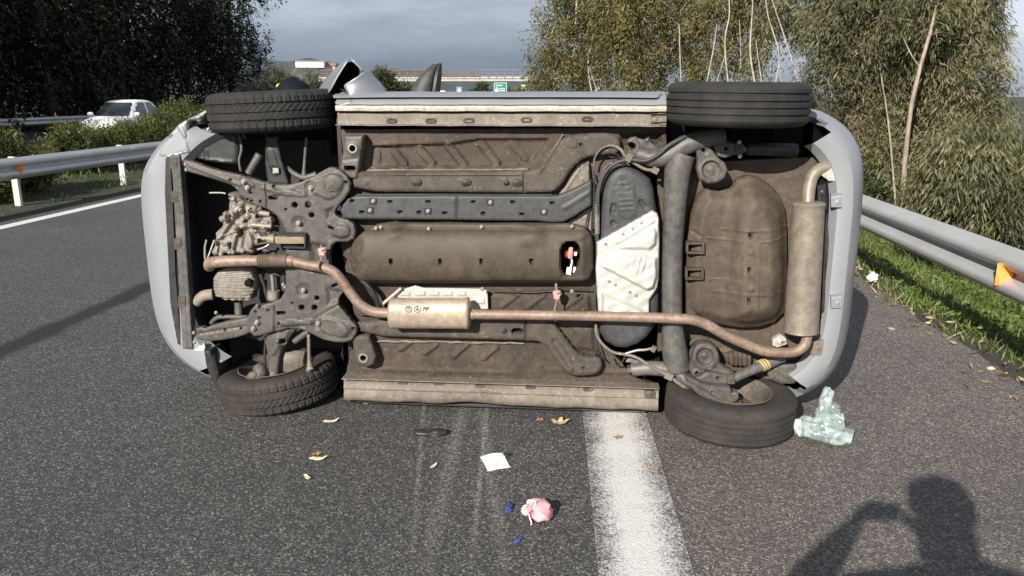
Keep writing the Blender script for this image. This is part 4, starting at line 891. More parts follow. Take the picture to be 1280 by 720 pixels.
relief('spring_seat', SEAT_L, .060, M['subframe'], None, [fcap(881.5, 445.5, 881.6, 445.6, 17, .008, 3), fcap(881.3, 445.6, 881.5, 445.8, 10, -.022, 3), fdome(881.5, 446, 3.6, .006), fgroove(866, 474, 884, 466, 1.6, -.010), fdome(871, 466.5, 6, .006), fgroove(888, 462, 914, 468, 1.6, .006)], [circ(871, 466.5, 2), circ(897.5, 473, 1.8)], cell=1.1, skirt=.06, rnd=.01, rw=3)
relief('shock_bracket', [(910, 468), (918.5, 468), (918.5, 480), (910, 480)], .075, M['rail'], None, [fdome(914, 474, 3, .004)], cell=1.1, skirt=.04)
b = MB(); turns = []
for i in range(120):
    t = i / 119; a = t * 2 * math.pi * 4.2; c = L(881.5, 446, .04) + Vector((-.008, .30 * t, .02 * t)); turns.append(c + Vector((math.cos(a) * .062, 0, math.sin(a) * .062)))
b.tube(turns, .0085, 8); b.build('coil_spring', M['subframe'], car)
b = MB(); turns = []
for i in range(120):
    t = i / 119; a = t * 2 * math.pi * 4.2; c = L(889.5, 213, .03) + Vector((0, .30 * t, 0)); turns.append(c + Vector((math.cos(a) * .058, 0, math.sin(a) * .058)))
b.tube(turns, .0085, 8); b.build('coil_spring', M['black_plastic'], car)
ptube('shock_absorber', [(917, 473, .05, .024), (936, 464, .03, .026), (952, 457.5, .01, .028), (962, 453, .0, .03), (978, 446, -.03, .03)], M['beam'], None, 14, 3)
for px in (950, 953, 956.5): 
    q0 = L(px, 458 - (px - 950) * .42, .012); b = MB(); b.tube([q0, q0 + Vector((.006, .003, .003))], .0325, 14); b.build('shock_collar', plain('yellow_band', (.45, .36, .14), .5), car)
relief('bump_stop', [(905, 444), (918, 441), (940, 443), (942, 452), (938, 460), (916, 459), (908, 454)], -.05, M['well'], None, [lambda P: .006 * np.sin(P[:, 0] * 1.1)], cell=1.2, skirt=.06, rnd=.02)
relief('axle_plate', [(852, 466), (866, 474), (884, 482), (905, 484), (914, 486), (915, 492), (919, 490), (923, 492), (924.5, 498), (921, 503), (912, 505.5), (897, 504), (880, 498), (862, 484)], .115, M['subframe'], None, [fdome(890.5, 491, 5, .004), fgroove(860, 478, 900, 502, 1.6, -.006)], [circ(890.5, 491, 2)], cell=1.2, skirt=.05, rnd=.008, rw=3)
relief('axle_bracket', [(784, 176), (789, 172), (796, 171), (800, 178), (802, 196), (794, 200), (786, 196)], .015, M['subframe'], None, [fdome(806, 189, 3, -.01)], [stad(789, 183, 1.2, 4.6, 20)], cell=1.2, skirt=.06, rnd=.006)
relief('axle_bracket', [(795, 172), (806, 175), (812, 170), (814, 178), (824, 186), (812, 196), (800, 195)], .01, M['beam'], None, [fdome(808, 174, 4, .01)], cell=1.5, skirt=.05, rnd=.006)
relief('axle_bracket', [(782, 452), (787, 448), (800, 452), (802, 464), (794, 468), (785, 466)], .01, M['beam'], None, [], [stad(785.5, 457, 1, 3.6, 10)], cell=1.2, skirt=.05, rnd=.006)
ptube('brake_cable', [(747, 345, .02, .008), (746.5, 300, .03, .009), (747, 262, .035, .009), (748.5, 238, .04, .009), (755, 218, .045, .009), (768, 205, .05, .009), (786, 199.5, .055, .009), (806, 201, .06, .009), (822, 194, .07, .009), (836, 182, .075, .010), (852, 173, .07, .011), (866, 167, .05, .008)], M['plastic'])
ptube('brake_pipe', [(745, 300, .02, .005), (745, 250, .03, .005), (750, 225, .03, .005), (760, 206, .04, .005), (780, 202, .045, .005)], M['beam'])
ptube('brake_pipe', [(742, 208, .02, .0045), (744, 196, .03, .0045), (752, 186, .035, .0045), (764, 182, .03, .007), (776, 187, .03, .008), (782, 196, .035, .007), (796, 206, .04, .008), (808, 212, .04, .008), (822, 213, .04, .009)], M['sill_dirty'])
ptube('brake_cable', [(745, 405, .03, .007), (746, 418, .035, .008), (753, 430, .035, .008), (766, 440, .035, .008), (781, 443, .04, .008), (796, 447, .055, .008), (812, 457, .075, .008), (834, 469, .09, .009), (858, 486, .09, .009), (884, 505, .07, .007)], M['sill_dirty'])
ptube('brake_pipe', [(782, 442, .04, .007), (796, 438, .04, .007), (808, 437, .04, .007), (820, 434, .03, .007)], M['steel'])
for (q_, z_) in (((836, 470, .10), (.04, .02, .034)), ((819, 213, .05), (.03, .025, .03)), ((786, 197, .06), (.03, .02, .04)), ((817, 436, .04), (.02, .02, .03))):
    b = MB(); b.box(L(*q_), z_, Matrix.Rotation(R_(25), 3, 'Y')); b.build('pipe_clip', M['sill_dirty'], car, smooth=False)
for (pts, r) in ((((744, 418, .0), (748, 436, .02), (752, 446, .01), (758, 452, .0)), .004), (((741, 410, .0), (742, 432, .01), (746, 440, .015), (744, 448, .0)), .004), (((764, 446, .0), (770, 456, .02), (778, 452, .02), (782, 442, .02)), .004), (((740, 296, .01), (741, 250, .01), (743, 235, .02), (741, 214, .0)), .005), (((760, 190, .0), (772, 194, .02), (779, 200, .03)), .003), (((762, 196, .0), (774, 198, .02), (783, 203, .03)), .003)):
    ptube('wire', [(*p, r) for p in pts], M['black_plastic'], None, 6)
# corrugated grey loom beside the tank
b = MB(); b.tube([L(742.5, y, .01) for y in np.linspace(234, 286, 50)], [.012 + .004 * (k % 3 == 0) for k in range(50)], 8); b.build('wiring_loom', M['black_plastic'], car, auto=80)
ptube('loom_sleeve', [(746.5, 255, .03, .013), (746.5, 292, .03, .013)], M['sill_dirty'], sub=1)
relief('rear_gap_shade_strip', [(1022, 224), (1034, 214), (1047, 226), (1050, 300), (1046, 380), (1036, 424), (1026, 424), (1024, 330)], -.045, M['black'], None, cell=3, skirt=.1)  # black strip paints the shade in the gap beside the bumper
# dark panel painting the shaded gap right of the silencer
relief('rear_gap_shade_panel', [(1022, 232), (1032, 230), (1036, 300), (1032, 386), (1024, 410), (1020, 400), (1026, 330)], -.03, M['black_plastic'], None, [fgroove(1029, 240, 1029, 390, 1.5, .01)], cell=2, skirt=.1)
relief('bumper_bracket', [(1014, 428), (1030, 424), (1028, 444), (1018, 445), (1010, 440)], .0, M['sill_dirty'], None, [fdome(1022, 436, 3, .005)], cell=1.5, skirt=.03)
relief('rear_plate', [(958, 462), (966, 457), (996, 456), (1000, 470), (994, 480), (976, 480), (962, 474)], -.03, M['subframe'], None, [fgroove(970, 462, 992, 476, 2, .006)], cell=1.6, skirt=.04, rnd=.006)
relief('tie_down_clip', [(966, 424), (976, 418), (982, 422), (984, 430), (972, 434), (966, 432)], -.02, M['sill_scraped'], None, [fdome(975, 427, 4, .01)], [stad(979, 428, 2, 1.4)], cell=1.2, skirt=.03)
relief('bumper_tab', [(1022, 212), (1048, 210), (1048, 226), (1036, 226), (1028, 220)], -.01, M['sill_scraped'], None, [], cell=1.5, skirt=.02)
for (x, y, s_) in ((1046, 376, 1), (1046, 250, 1)):
    relief('bumper_tab', [(x - 7, y - 8), (x + 6, y - 9), (x + 6, y + 9), (x - 7, y + 9)], .016, M['paint_silver'], None, [fdome(x + 1, y + 3, 2.4, .004), fgroove(x - 7, y - 5, x + 6, y - 6, .8, -.003)], cell=1.4, skirt=.02)
# ---------------------------------------------------------------- wheels
def tyre_mesh(kind, mat):
    Nn = 192; R0 = .327; half = .098
    prof = [(-.080, .196), (-.088, .212), (-.096, .240), (-.099, .266), (-.096, .290), (-.089, .308), (-.078, .319)]
    tread = np.linspace(-.070, .070, 43)
    if kind == 'rib': grooves = [(-.046, .005, .008), (-.016, .004, .008), (.016, .004, .008), (.046, .005, .008)]
    else: grooves = [(-.040, .0035, .009), (.0, .0030, .008), (.040, .0035, .009)]
    P = list(prof)
    for a in tread:
        r = .3235 + .0035 * math.cos(a / .07 * 1.2)
        for (g, w_, d_) in grooves:
            if abs(a - g) < w_: r -= d_
        P.append((a, r))
    P += [(-a, r) for a, r in prof[::-1]]
    P += [(.070, .19), (-.070, .19)]
    m = len(P); V = []; F = []
    for j in range(Nn):
        th = 2 * math.pi * j / Nn
        for (a, r) in P:
            rr = r
            if r > .300:
                if kind == 'block':
                    if abs(a) > .042:
                        if j % 4 == 0: rr -= .0055
                        elif j % 4 == 2 and abs(a) < .064: rr -= .002
                    elif abs(a) < .039:
                        jj = j + int(abs(a) / .010)
                        if jj % 3 == 0: rr -= .0045
                elif .048 < abs(a) and j % 12 == 0: rr -= .0016
            V.append((rr * math.cos(th), rr * math.sin(th), a))
    for j in range(Nn):
        j2 = (j + 1) % Nn
        for i in range(m): i2 = (i + 1) % m; F.append((j * m + i, j2 * m + i, j2 * m + i2, j * m + i2))
    o = mesh_obj('tyre', V, F, mat, None, True, 28); me = o.data; bpy.data.objects.remove(o); return me
M['rim'] = grime('rim', (.085, .078, .070), (.18, .155, .13), .5, .5, metal=.3, scale=8)
M['drum'] = grime('drum', (.07, .058, .048), (.15, .125, .10), .5, .6, metal=.2, scale=12)
b = MB(); b.lathe([(.092, .206), (.096, .2), (.088, .194), (.078, .186), (.052, .172), (.010, .170), (-.045, .168), (-.062, .160), (-.070, .120), (-.064, .085), (-.070, .05), (-.070, 0)], 64)
b.lathe([(-.096, .200), (-.092, .206), (-.080, .190), (-.074, .16), (-.074, .06), (-.08, .0)], 64); RIM = mesh_of(b, 'rim', M['rim'], 40)
b = MB(); b.lathe([(-.06, .128), (.005, .126), (.012, .118), (.012, .07), (.030, .060), (.034, .03), (.034, .0)], 40); DRUM = mesh_of(b, 'drum', M['drum'], 40)
b = MB(); b.lathe([(-.03, .132), (-.012, .132), (-.010, .05), (.030, .045), (.032, 0)], 40); DISC = mesh_of(b, 'disc', M['drum'], 40)
TB, TB2, TR, TR2 = tyre_mesh('block', M['tyre']), tyre_mesh('block', M['tyre_dusty']), tyre_mesh('rib', M['tyre']), tyre_mesh('rib', M['tyre_dusty'])
def wheel(px, py, v, z, inner, rot, tyre, disc, label):
    """inner = +1 when the wheel's inner face looks up (lower side of the car), -1 on the upper side"""
    c = L(px, py, v)
    o = bpy.data.objects.new('wheel', None); COL.objects.link(o); o.parent = car
    o.location = (c.x, -v, z); o.rotation_euler = Euler((R_(rot[0]) + (0 if inner > 0 else math.pi), R_(rot[1]), 0)); o['label'] = label
    for nm, me in (('tyre', tyre), ('rim', RIM), ('brake', disc)):
        q = bpy.data.objects.new(nm, me); COL.objects.link(q); q.parent = o
    o.empty_display_size = .1
    return o
wheel(342, 139, -.13, 1.573, -1, (1, -2.5), TB, DISC, 'upper front wheel with blocky tread')
wheel(922, 129, .05, 1.612, -1, (1, .5), TR, DRUM, 'upper rear wheel with straight grooves')
wheel(350, 495, -.13, .100, 1, (2, -6.0), TB2, DISC, 'lower front wheel lying on the road, tilted')
wheel(911, 520, .05, .104, 1, (1.5, 2.0), TR2, DRUM, 'lower rear wheel lying on the road')
# knuckle and caliper in the open lower front wheel
b = MB(); b.tube([L(322, 458, .02), L(326, 466, .04), L(318, 474, .06)], [.03, .042, .03], 10, sub=3); b.build('wheel_knuckle', M['drum'], car, auto=40)
b = MB(); b.tube([L(311, 473, .05), L(316, 470, .07), L(322, 466, .06)], [.018, .028, .02], 10, sub=3); b.build('brake_caliper', M['drum'], car)
b = MB(); b.tube([L(388, 462, .03), L(378, 472, .03), L(368, 478, .02)], .016, 10, sub=3); b.build('steering_arm', M['drum'], car)
# ---------------------------------------------------------------- bent wing and mirror on the upper side
def PY(px, py, Y):                                   # photo position at depth y = Y beyond the sill plane
    return L(px, py, -Y)
def sheet(name, rows, mat, parent, thick=.004, sub=2):
    m = len(rows[0]); vs = [tuple(p) for r in rows for p in r]; fs = [(i * m + k, i * m + k + 1, (i + 1) * m + k + 1, (i + 1) * m + k) for i in range(len(rows) - 1) for k in range(m - 1)]
    o = mesh_obj(name, vs, fs, mat, parent, True, 60)
    if sub: s_ = o.modifiers.new('s', 'SUBSURF'); s_.levels = sub; s_.render_levels = sub; s_.use_limit_surface = False
    t_ = o.modifiers.new('t', 'SOLIDIFY'); t_.thickness = thick; t_.offset = 0
    return o
bw = sheet('bent_wing_panel', [[PY(x, y, d) for (x, y, d) in r] for r in ([(437.5, 71, .06), (429, 85, .06), (420, 99, .06), (410, 120, .06)], [(437.5, 71.5, .20), (425, 84.5, .20), (414, 98.5, .22), (402, 122, .22)], [(437, 72, .38), (421, 84, .40), (407, 98, .42), (391, 124, .42)])], M['paint_silver'], car, .006); bw['label'] = 'torn wing sheet folded up into a peak'
sheet('bent_wing_panel', [[PY(x, y, d) for (x, y, d) in r] for r in ([(436.5, 71, .06), (444, 78, .06), (451, 86, .06), (455, 91, .07)], [(437, 71.5, .22), (447, 77, .24), (457, 86, .25), (462, 93, .25)], [(437, 72, .38), (449, 77, .40), (462, 88, .42), (470, 98, .42)])], M['paint_silver'], car, .006)
sheet('wing_fold_shade', [[PY(x, y, d) for (x, y, d) in r] for r in ([(436, 74, .24), (444, 80, .24), (452, 89, .24)], [(426, 90, .24), (436, 94, .24), (446, 98, .24)], [(417, 105, .2), (426, 106, .2), (436, 108, .2)], [(410, 122, .16), (420, 122, .16), (434, 122, .14)])], M['black'], bw, .003)  # black sheet stands for the shade inside the folded wing
rows = [[PY(428, 106, .06), PY(441, 100, .04), PY(452, 92, .06), PY(457, 86, .10)], [PY(433, 113, .05), PY(446, 103, .05), PY(460, 97, .09), PY(468, 95, .16)], [PY(437, 120, .03), PY(447, 111, .05), PY(464, 107, .10), PY(479, 107, .20)], [PY(440, 126, .03), PY(450, 122, .05), PY(468, 120, .10), PY(487, 118, .22)]]
sheet('bent_wing_panel', rows, M['paint_silver'], car)
rows = [[PY(418, 107, .20), PY(424, 110, .12), PY(431, 112, .08)], [PY(422, 112, .2), PY(430, 117, .12), PY(437, 121, .06)], [PY(428, 118, .2), PY(436, 122, .1), PY(440, 125, .05)]]
sheet('torn_liner', rows, M['black_plastic'], car)
rows = [[PY(418, 126, .04), PY(426, 124, .02), PY(440, 124, .02)], [PY(420, 133, -.0), PY(430, 131, -.005), PY(442, 129, -.0)]]
sheet('torn_wing_edge', rows, M['paint_silver'], car)
# crushed corner of the bumper and lip of the wheel arch ahead of the upper front wheel
wc_ = relief('bumper_corner', [(196, 196), (203, 180), (212, 167), (221, 157), (229, 151), (235, 150), (233, 158), (234, 172), (236, 190), (222, 194), (208, 198)], .006, M['paint_silver'], None, [fgroove(196, 188, 214, 170, 1.4, -.012), fgroove(222, 154, 232, 170, 2.2, .006), fgroove(210, 196, 236, 190, 1.2, .004)], cell=1.3, skirt=.05, rnd=.010, rw=5)
wc_['label'] = 'cracked bumper corner pushed down at the top'
relief('arch_lip', [(229, 155), (234, 148), (243, 144), (254, 138), (269, 132), (270, 137), (262, 139.5), (256, 144), (251, 152), (247.5, 154.5), (244, 151), (238, 150), (233, 153)], .02, M['paint_silver'], None, [fgroove(234, 151, 250, 146, 1.6, .008)], cell=1.1, skirt=.10, rnd=.02, rw=5)
rows = [[PY(258, 162, .02), PY(269, 152, .02)], [PY(260, 163, .03), PY(271, 154, .03)]]; sheet('torn_trim_strip', rows, M['paint_white'], car, .006, 0)
sheet('torn_liner', [[PY(308, 116, .45), PY(310, 109, .45), PY(315, 104, .45), PY(318, 103, .46)], [PY(316, 117, .45), PY(316, 111, .45), PY(318, 106, .45), PY(319, 103, .46)]], M['black'], car, .01)
sheet('torn_liner', [[PY(327, 116, .5), PY(328, 108, .5), PY(327, 103, .5)], [PY(337, 116, .5), PY(335, 108, .5), PY(333, 102, .5)]], M['black'], car, .012)
# door mirror: convex shell, glass edge to the tail
mc = PY(540, 117, .80); b = MB(); n_ = 18; secs = 14; Hm = .168
for k in range(secs):
    t = k / (secs - 1); xr_ = .010 + .030 * t; xl_ = -.135 * (1 - t ** 1.9) + .012 * t; dy_ = .085 * math.sqrt(max(.02, 1 - t ** 2.2)); z_ = mc.z - .03 + (Hm + .03) * t; cxm, hw_ = (xr_ + xl_) / 2, (xr_ - xl_) / 2 + .002
    for q in range(n_):
        a = 2 * math.pi * q / n_; b.v.append((mc.x + cxm + hw_ * math.copysign(abs(math.cos(a)) ** (.6 if math.cos(a) > 0 else 1), math.cos(a)), mc.y + dy_ * math.sin(a), z_))
for i in range(secs - 1):
    for k in range(n_): k2 = (k + 1) % n_; b.f.append((i * n_ + k, i * n_ + k2, (i + 1) * n_ + k2, (i + 1) * n_ + k))
b.f.append(tuple((secs - 1) * n_ + k for k in range(n_)))
mir = b.build('door_mirror', M['plastic'], car, auto=50)
b = MB(); rim_ = []
for i in range(2):
    for k in range(16):
        t = k / 15; rim_.append((mc.x + .012 + .030 * t + .016 * i, mc.y - .088 * math.sqrt(max(.02, 1 - t ** 2.2)), mc.z - .03 + (Hm + .034) * t))
    for k in range(16):
        t = 1 - k / 15; rim_.append((mc.x + .012 + .030 * t + .016 * i, mc.y + .088 * math.sqrt(max(.02, 1 - t ** 2.2)), mc.z - .03 + (Hm + .034) * t))
b.add(rim_, [(k, k + 1, k + 33, k + 32) for k in range(31)] + [tuple(range(32))[::-1], tuple(range(32, 64))]); b.build('mirror_rim', M['black_plastic'], mir)
# ================================================================== OTHER THINGS
# ---------------------------------------------------------------- the white car on the opposite carriageway
wc = thing('parked_car', 'white hatchback on the opposite carriageway behind the median hedge', 'car', (at_depth(152, 119, 28.0).x, at_depth(152, 119, 28.0).y, .01), (0, 0, math.pi / 2 - RA))
SCL = .91
def wmap(x, h, z): return ((x - .8) * SCL, (z - ZC) * SCL, max(.16, (h + .20) * SCL))
LAY2 = [(l[0], l[1], l[2] - max(0, l[0] - .85) ** 1.2 * .9, l[3], l[4], l[5], l[6]) for l in LAY]
hatch_body(wc, LAY2, ZC, -.30, 2.03, .35, .44, dict(paint=M['paint_white'], glass=M['glass']), wmap, None, True)
for (x, sd_) in ((-.30, -1), (-.30, 1), (2.03, -1), (2.03, 1)):
    o = bpy.data.objects.new('wheel', None); COL.objects.link(o); o.parent = wc
    o.location = ((x - .8) * SCL, sd_ * .68, .30); o.rotation_euler = (R_(90) * sd_, 0, 0); o.scale = (.92, .92, .92)
    for nm, me in (('tyre', TR), ('rim', RIM)): q = bpy.data.objects.new(nm, me); COL.objects.link(q); q.parent = o
M['lamp'] = plain('headlamp_glass', (.45, .47, .48), .1, .2, .1)
for sd_ in (-1, 1):
    b = MB(); b.lathe([(0, .10), (.03, .09), (.05, .05), (.055, 0)], 16, Matrix.Translation(((-.985 - .8) * SCL + .10, sd_ * .56, .72)) @ Matrix.Rotation(R_(-90), 4, 'Y') @ Matrix.Diagonal((1, 1.5, 1, 1))); b.build('headlight', M['lamp'], wc)
    b = MB(); b.lathe([(-.05, .02), (-.04, .07), (.03, .085), (.05, .06), (.05, 0)], 14, Matrix.Translation(((.12 - .8) * SCL, sd_ * .83, 1.02)) @ Matrix.Rotation(R_(90), 4, 'Y') @ Matrix.Diagonal((.8, 1.2, 1, 1))); b.build('door_mirror', M['paint_white'], wc)
b = MB(); b.box(((-1.045 - .8) * SCL - .012, 0, .46), (.02, .75, .14)); b.build('grille', M['black_plastic'], wc)
b = MB(); b.bar(((.10 - .8) * SCL, -.1, 1.035), ((-.0 - .8) * SCL, .45, 1.0), .015, .012); b.build('wiper', M['black_plastic'], wc)
# ---------------------------------------------------------------- overpass, buildings, signs and van far down the road
M['concrete'] = plain('concrete', (.36, .34, .31), .85, 0, .25, 1.2)
M['beam_white'] = plain('beam_white', (.33, .32, .30), .7, 0, .12, .6)
M['rust_rail'] = plain('rust_rail', (.13, .092, .075), .8, 0, .3, 2)
M['dark_rail'] = plain('dark_rail', (.16, .15, .15), .7, 0, .3, 2)
bp = at_depth(575, 119, 215)
br = thing('overpass', 'distant concrete road overpass with rust brown railings', 'bridge', (bp.x, bp.y, 0), (0, 0, R_(-4)))
b = MB(); b.box((0, 0, 5.45), (74, 9, .6)); b.build('deck', M['beam_white'], br, smooth=False)
b = MB(); b.box((0, -4.65, 6.1), (74, .3, .5)); b.build('kerb', M['concrete'], br, smooth=False)
PIER = mesh_of(MB().box((0, 0, 2.1), (1.1, 6, 5.3)), 'pier', M['concrete'])
for x in (-17, 17, -36, 36):
    o = bpy.data.objects.new('pier', PIER); COL.objects.link(o); o.parent = br; o.location = (x, 0, 0)
RP = mesh_of(MB().box((0, 0, 7.1), (.22, .18, 1.9)), 'railing_post', M['rust_rail']); RP2 = mesh_of(MB().box((0, 0, 7.0), (.14, .12, 2.1)), 'railing_post', M['dark_rail'])
for i in range(30):
    x = -34 + i * 2.1; o = bpy.data.objects.new('railing_post', RP if x < 6 else RP2); COL.objects.link(o); o.parent = br; o.location = (x, -4.9, 0)
for z, h in ((6.5, .26), (7.15, .22), (7.95, .28)):
    b = MB(); b.box((-15, -5.02, z), (42, .1, h)); b.build('rail', M['rust_rail'], br, smooth=False)
for z, h in ((6.5, .12), (7.2, .10), (8.0, .14)):
    b = MB(); b.box((18, -5.02, z), (24, .1, h)); b.build('rail', M['dark_rail'], br, smooth=False)
def building(name, label, px, Y, wd, dp, ht, z0, mat, roofmat, nwin=5, roof_h=1.6):
    p = at_depth(px, 119, Y); t = thing(name, label, 'building', (p.x, p.y, z0), (0, 0, R_(6)))
    b = MB(); b.box((0, 0, ht / 2), (wd, dp, ht)); b.build('wall', mat, t, smooth=False)
    b = MB(); e = .5
    b.add([(-wd / 2 - e, -dp / 2 - e, ht), (wd / 2 + e, -dp / 2 - e, ht), (wd / 2 + e, dp / 2 + e, ht), (-wd / 2 - e, dp / 2 + e, ht), (-wd / 2, 0, ht + roof_h), (wd / 2, 0, ht + roof_h)], [(0, 1, 5, 4), (1, 2, 5), (2, 3, 4, 5), (3, 0, 4), (3, 2, 1, 0)]); b.build('roof', roofmat, t, smooth=False)
    for i in range(nwin):
        b = MB(); b.box((-wd / 2 + wd * (i + .5) / nwin, -dp / 2 - .03, ht * .55), (1.1, .10, 1.3)); b.build('window', M['glass'], t, smooth=False)
    return t
M['wall_white'] = plain('wall_white', (.72, .70, .67), .8, 0, .1, .5); M['tile'] = plain('roof_tile', (.24, .14, .11), .85, 0, .25, 2)
M['wall_pale'] = plain('wall_pale', (.62, .56, .50), .8, 0, .12, .5)
building('long_building', 'long white building on the rise above the reeds', 391, 330, 11, 8, 2.4, 12.4, M['wall_white'], M['wall_white'], 0, .3)
building('long_building', 'low building with a red tiled roof right of the long white one', 411, 335, 7, 8, 1.7, 11.4, M['wall_pale'], M['tile'], 0, 1.5)
building('warehouse', 'white warehouse in the plain beyond the right hand trees', 1278, 150, 5, 6, 2.2, -8.6, M['wall_white'], M['wall_white'], 2, .4)
# green direction sign and small blue sign: the lettering is too far off to read, only its white bars show
M['sign_green'] = plain('sign_green', (.006, .19, .12), .5, 0, .05); M['sign_white'] = plain('sign_white', (.75, .75, .75), .5, 0, .05); M['sign_blue'] = plain('sign_blue', (.05, .13, .42), .5, 0, .05)
def sign(label, px, py, Y, wd, ht, mat, marks):
    p = at_depth(px, py, Y); t = thing('road_sign', label, 'sign', (p.x, p.y, 0))
    zc = p.z; b = MB(); b.box((0, 0, zc), (wd, .06, ht)); b.build('panel', mat, t, smooth=False)
    for sx in (-.32, .32): b = MB(); b.tube([(sx * wd, .08, -.2), (sx * wd, .08, zc)], .05, 8); b.build('post', M['zinc_post'], t)
    for (x, z, w_, h_) in marks:
        b = MB(); b.box((x * wd, -.036, zc + z * ht), (w_ * wd, .012, h_ * ht)); b.build('marking', M['sign_white'], t, smooth=False)
    b = MB()
    sign_b = [(0, .47, .97, .03), (0, -.47, .97, .03), (-.475, 0, .02, .97), (.475, 0, .02, .97)]
    for (x, z, w_, h_) in sign_b:
        b = MB(); b.box((x * wd, -.037, zc + z * ht), (w_ * wd, .010, h_ * ht)); b.build('border', M['sign_white'], t, smooth=False)
sign('green motorway direction sign beyond the overturned car', 625.5, 110, 78, 1.25, 1.0, M['sign_green'], [(-.28, -.24, .28, .22), (.14, -.24, .40, .07), (.12, -.06, .44, .07), (-.28, -.02, .10, .12), (-.1, .24, .5, .07)])
sign('small blue road sign under the overpass', 574, 113, 120, .8, 1.0, M['sign_blue'], [(0, .0, .5, .5)])
vp = at_depth(550, 119, 130)
vn = thing('parked_van', 'small white van far off under the overpass', 'van', (vp.x, vp.y, 0), (0, 0, R_(5)))
b = MB(); b.add([(-.85, -2, .4), (.85, -2, .4), (.85, 2.2, .4), (-.85, 2.2, .4), (-.85, -2, 1.1), (.85, -2, 1.1), (-.8, -1.2, 2.3), (.8, -1.2, 2.3), (.8, 2.2, 2.4), (-.8, 2.2, 2.4)], [(0, 1, 5, 4), (4, 5, 7, 6), (6, 7, 8, 9), (1, 2, 8, 7, 5), (0, 4, 6, 9, 3), (2, 3, 9, 8), (3, 2, 1, 0)]); b.build('body', M['paint_white'], vn, smooth=False)
b = MB(); b.add([(-.72, -1.90, 1.25), (.72, -1.90, 1.25), (.68, -1.30, 2.15), (-.68, -1.30, 2.15)], [(0, 1, 2, 3)]); b.build('windscreen', M['glass'], vn, smooth=False)
for sx in (-.8, .8):
    for sy in (-1.3, 1.5): b = MB(); b.lathe([(-.1, 0), (-.1, .34), (.1, .34), (.1, 0)], 16, Matrix.Translation((sx, sy, .34)) @ Matrix.Rotation(R_(90), 4, 'Y')); b.build('wheel', M['tyre'], vn)

# ---------------------------------------------------------------- litter on the road
def flat_thing(name, label, cat, loc, rz, mesh_builder, mat, group=None, smooth=True):
    o = mesh_builder.build(name, mat, None, smooth, 40); o.location = loc; o.rotation_euler.z = rz; return tag(o, label, cat, group)
def lobe_mesh(outl, curl, th=.0015, seed=0):
    """a thin dry leaf: fan of the outline round its midrib, curled, with thickness"""
    r = random.Random(seed); b = MB(); n = len(outl); V = []
    for k in (0, 1):
        V.append((0, 0, .006 + k * th))
        for f in (.5, 1.0):
            for (x, y) in outl:
                d = math.hypot(x, y) * f; V.append((x * f, y * f, .004 + curl * (d ** 2) * 60 * (1 + .5 * math.sin(9 * x * 40)) + r.random() * .003 + k * th))
    S = 1 + 2 * n; F = []
    for k in (0, 1):
        o = k * S
        for i in range(n):
            j = (i + 1) % n; f1 = (o, o + 1 + i, o + 1 + j); f2 = (o + 1 + i, o + 1 + n + i, o + 1 + n + j, o + 1 + j)
            F += [f1, f2] if k else [f1[::-1], f2[::-1]]
    for i in range(n):
        j = (i + 1) % n; F.append((1 + n + i, 1 + n + j, S + 1 + n + j, S + 1 + n + i))
    return b.add(V, F)
def oval(l, w_, n=14): return [(l / 2 * math.cos(2 * math.pi * i / n), w_ / 2 * math.sin(2 * math.pi * i / n) * (1 - .3 * math.cos(2 * math.pi * i / n))) for i in range(n)]
def lobed(l, n=22): return [(l / 2 * (.72 + .28 * math.cos(5 * 2 * math.pi * i / n)) * math.cos(2 * math.pi * i / n), l / 2.4 * (.7 + .3 * math.cos(5 * 2 * math.pi * i / n)) * math.sin(2 * math.pi * i / n)) for i in range(n)]
M['leaf_yellow'] = plain('leaf_yellow', (.42, .33, .17), .7, 0, .3, 60); M['leaf_brown'] = plain('leaf_brown', (.30, .17, .085), .75, 0, .35, 60); M['leaf_cream'] = plain('leaf_cream', (.58, .52, .36), .7, 0, .2, 60)
LV = [(700, 530, 'lobed', .105, 'leaf_yellow', 'large yellow lobed leaf beside the white line near the sill', .2), (675, 526, 'lobed', .05, 'leaf_brown', 'small brown leaf just left of the large yellow leaf', .9),
      (396, 569, 'lobed', .05, 'leaf_brown', 'brown crumpled leaf on the asphalt in front of the lower front wheel', .3), (398, 575, 'oval', .085, 'leaf_cream', 'long pale leaf touching the brown crumpled leaf', .1),
      (384, 598, 'oval', .062, 'leaf_cream', 'cream oval leaf, the leftmost one on the asphalt', 2.3), (414, 528, 'oval', .085, 'leaf_cream', 'pale curled leaf right of the lower front tyre', .35), (460, 505, 'oval', .06, 'leaf_yellow', 'thin pale leaf close under the left end of the sill', .6),
      (542, 584, 'oval', .055, 'leaf_cream', 'narrow cream leaf between the black shard and the white paper', 1.1), (773, 548, 'lobed', .06, 'leaf_brown', 'brown leaf lying on the white lane line', .5), (804, 551, 'oval', .035, 'leaf_brown', 'tiny brown leaf at the right edge of the lane line near the rear tyre', .1), (817, 588, 'oval', .05, 'leaf_brown', 'flat brown leaf at the right edge of the lane line, farther from the car', .0)]
for i, (x, y, k, l, m, lab, rz) in enumerate(LV):
    flat_thing('dry_leaf', lab, 'leaf', ground(x, y), rz, lobe_mesh(lobed(l) if k == 'lobed' else oval(l, l * .33), .10, seed=i), M[m], 'dry leaves on the asphalt')
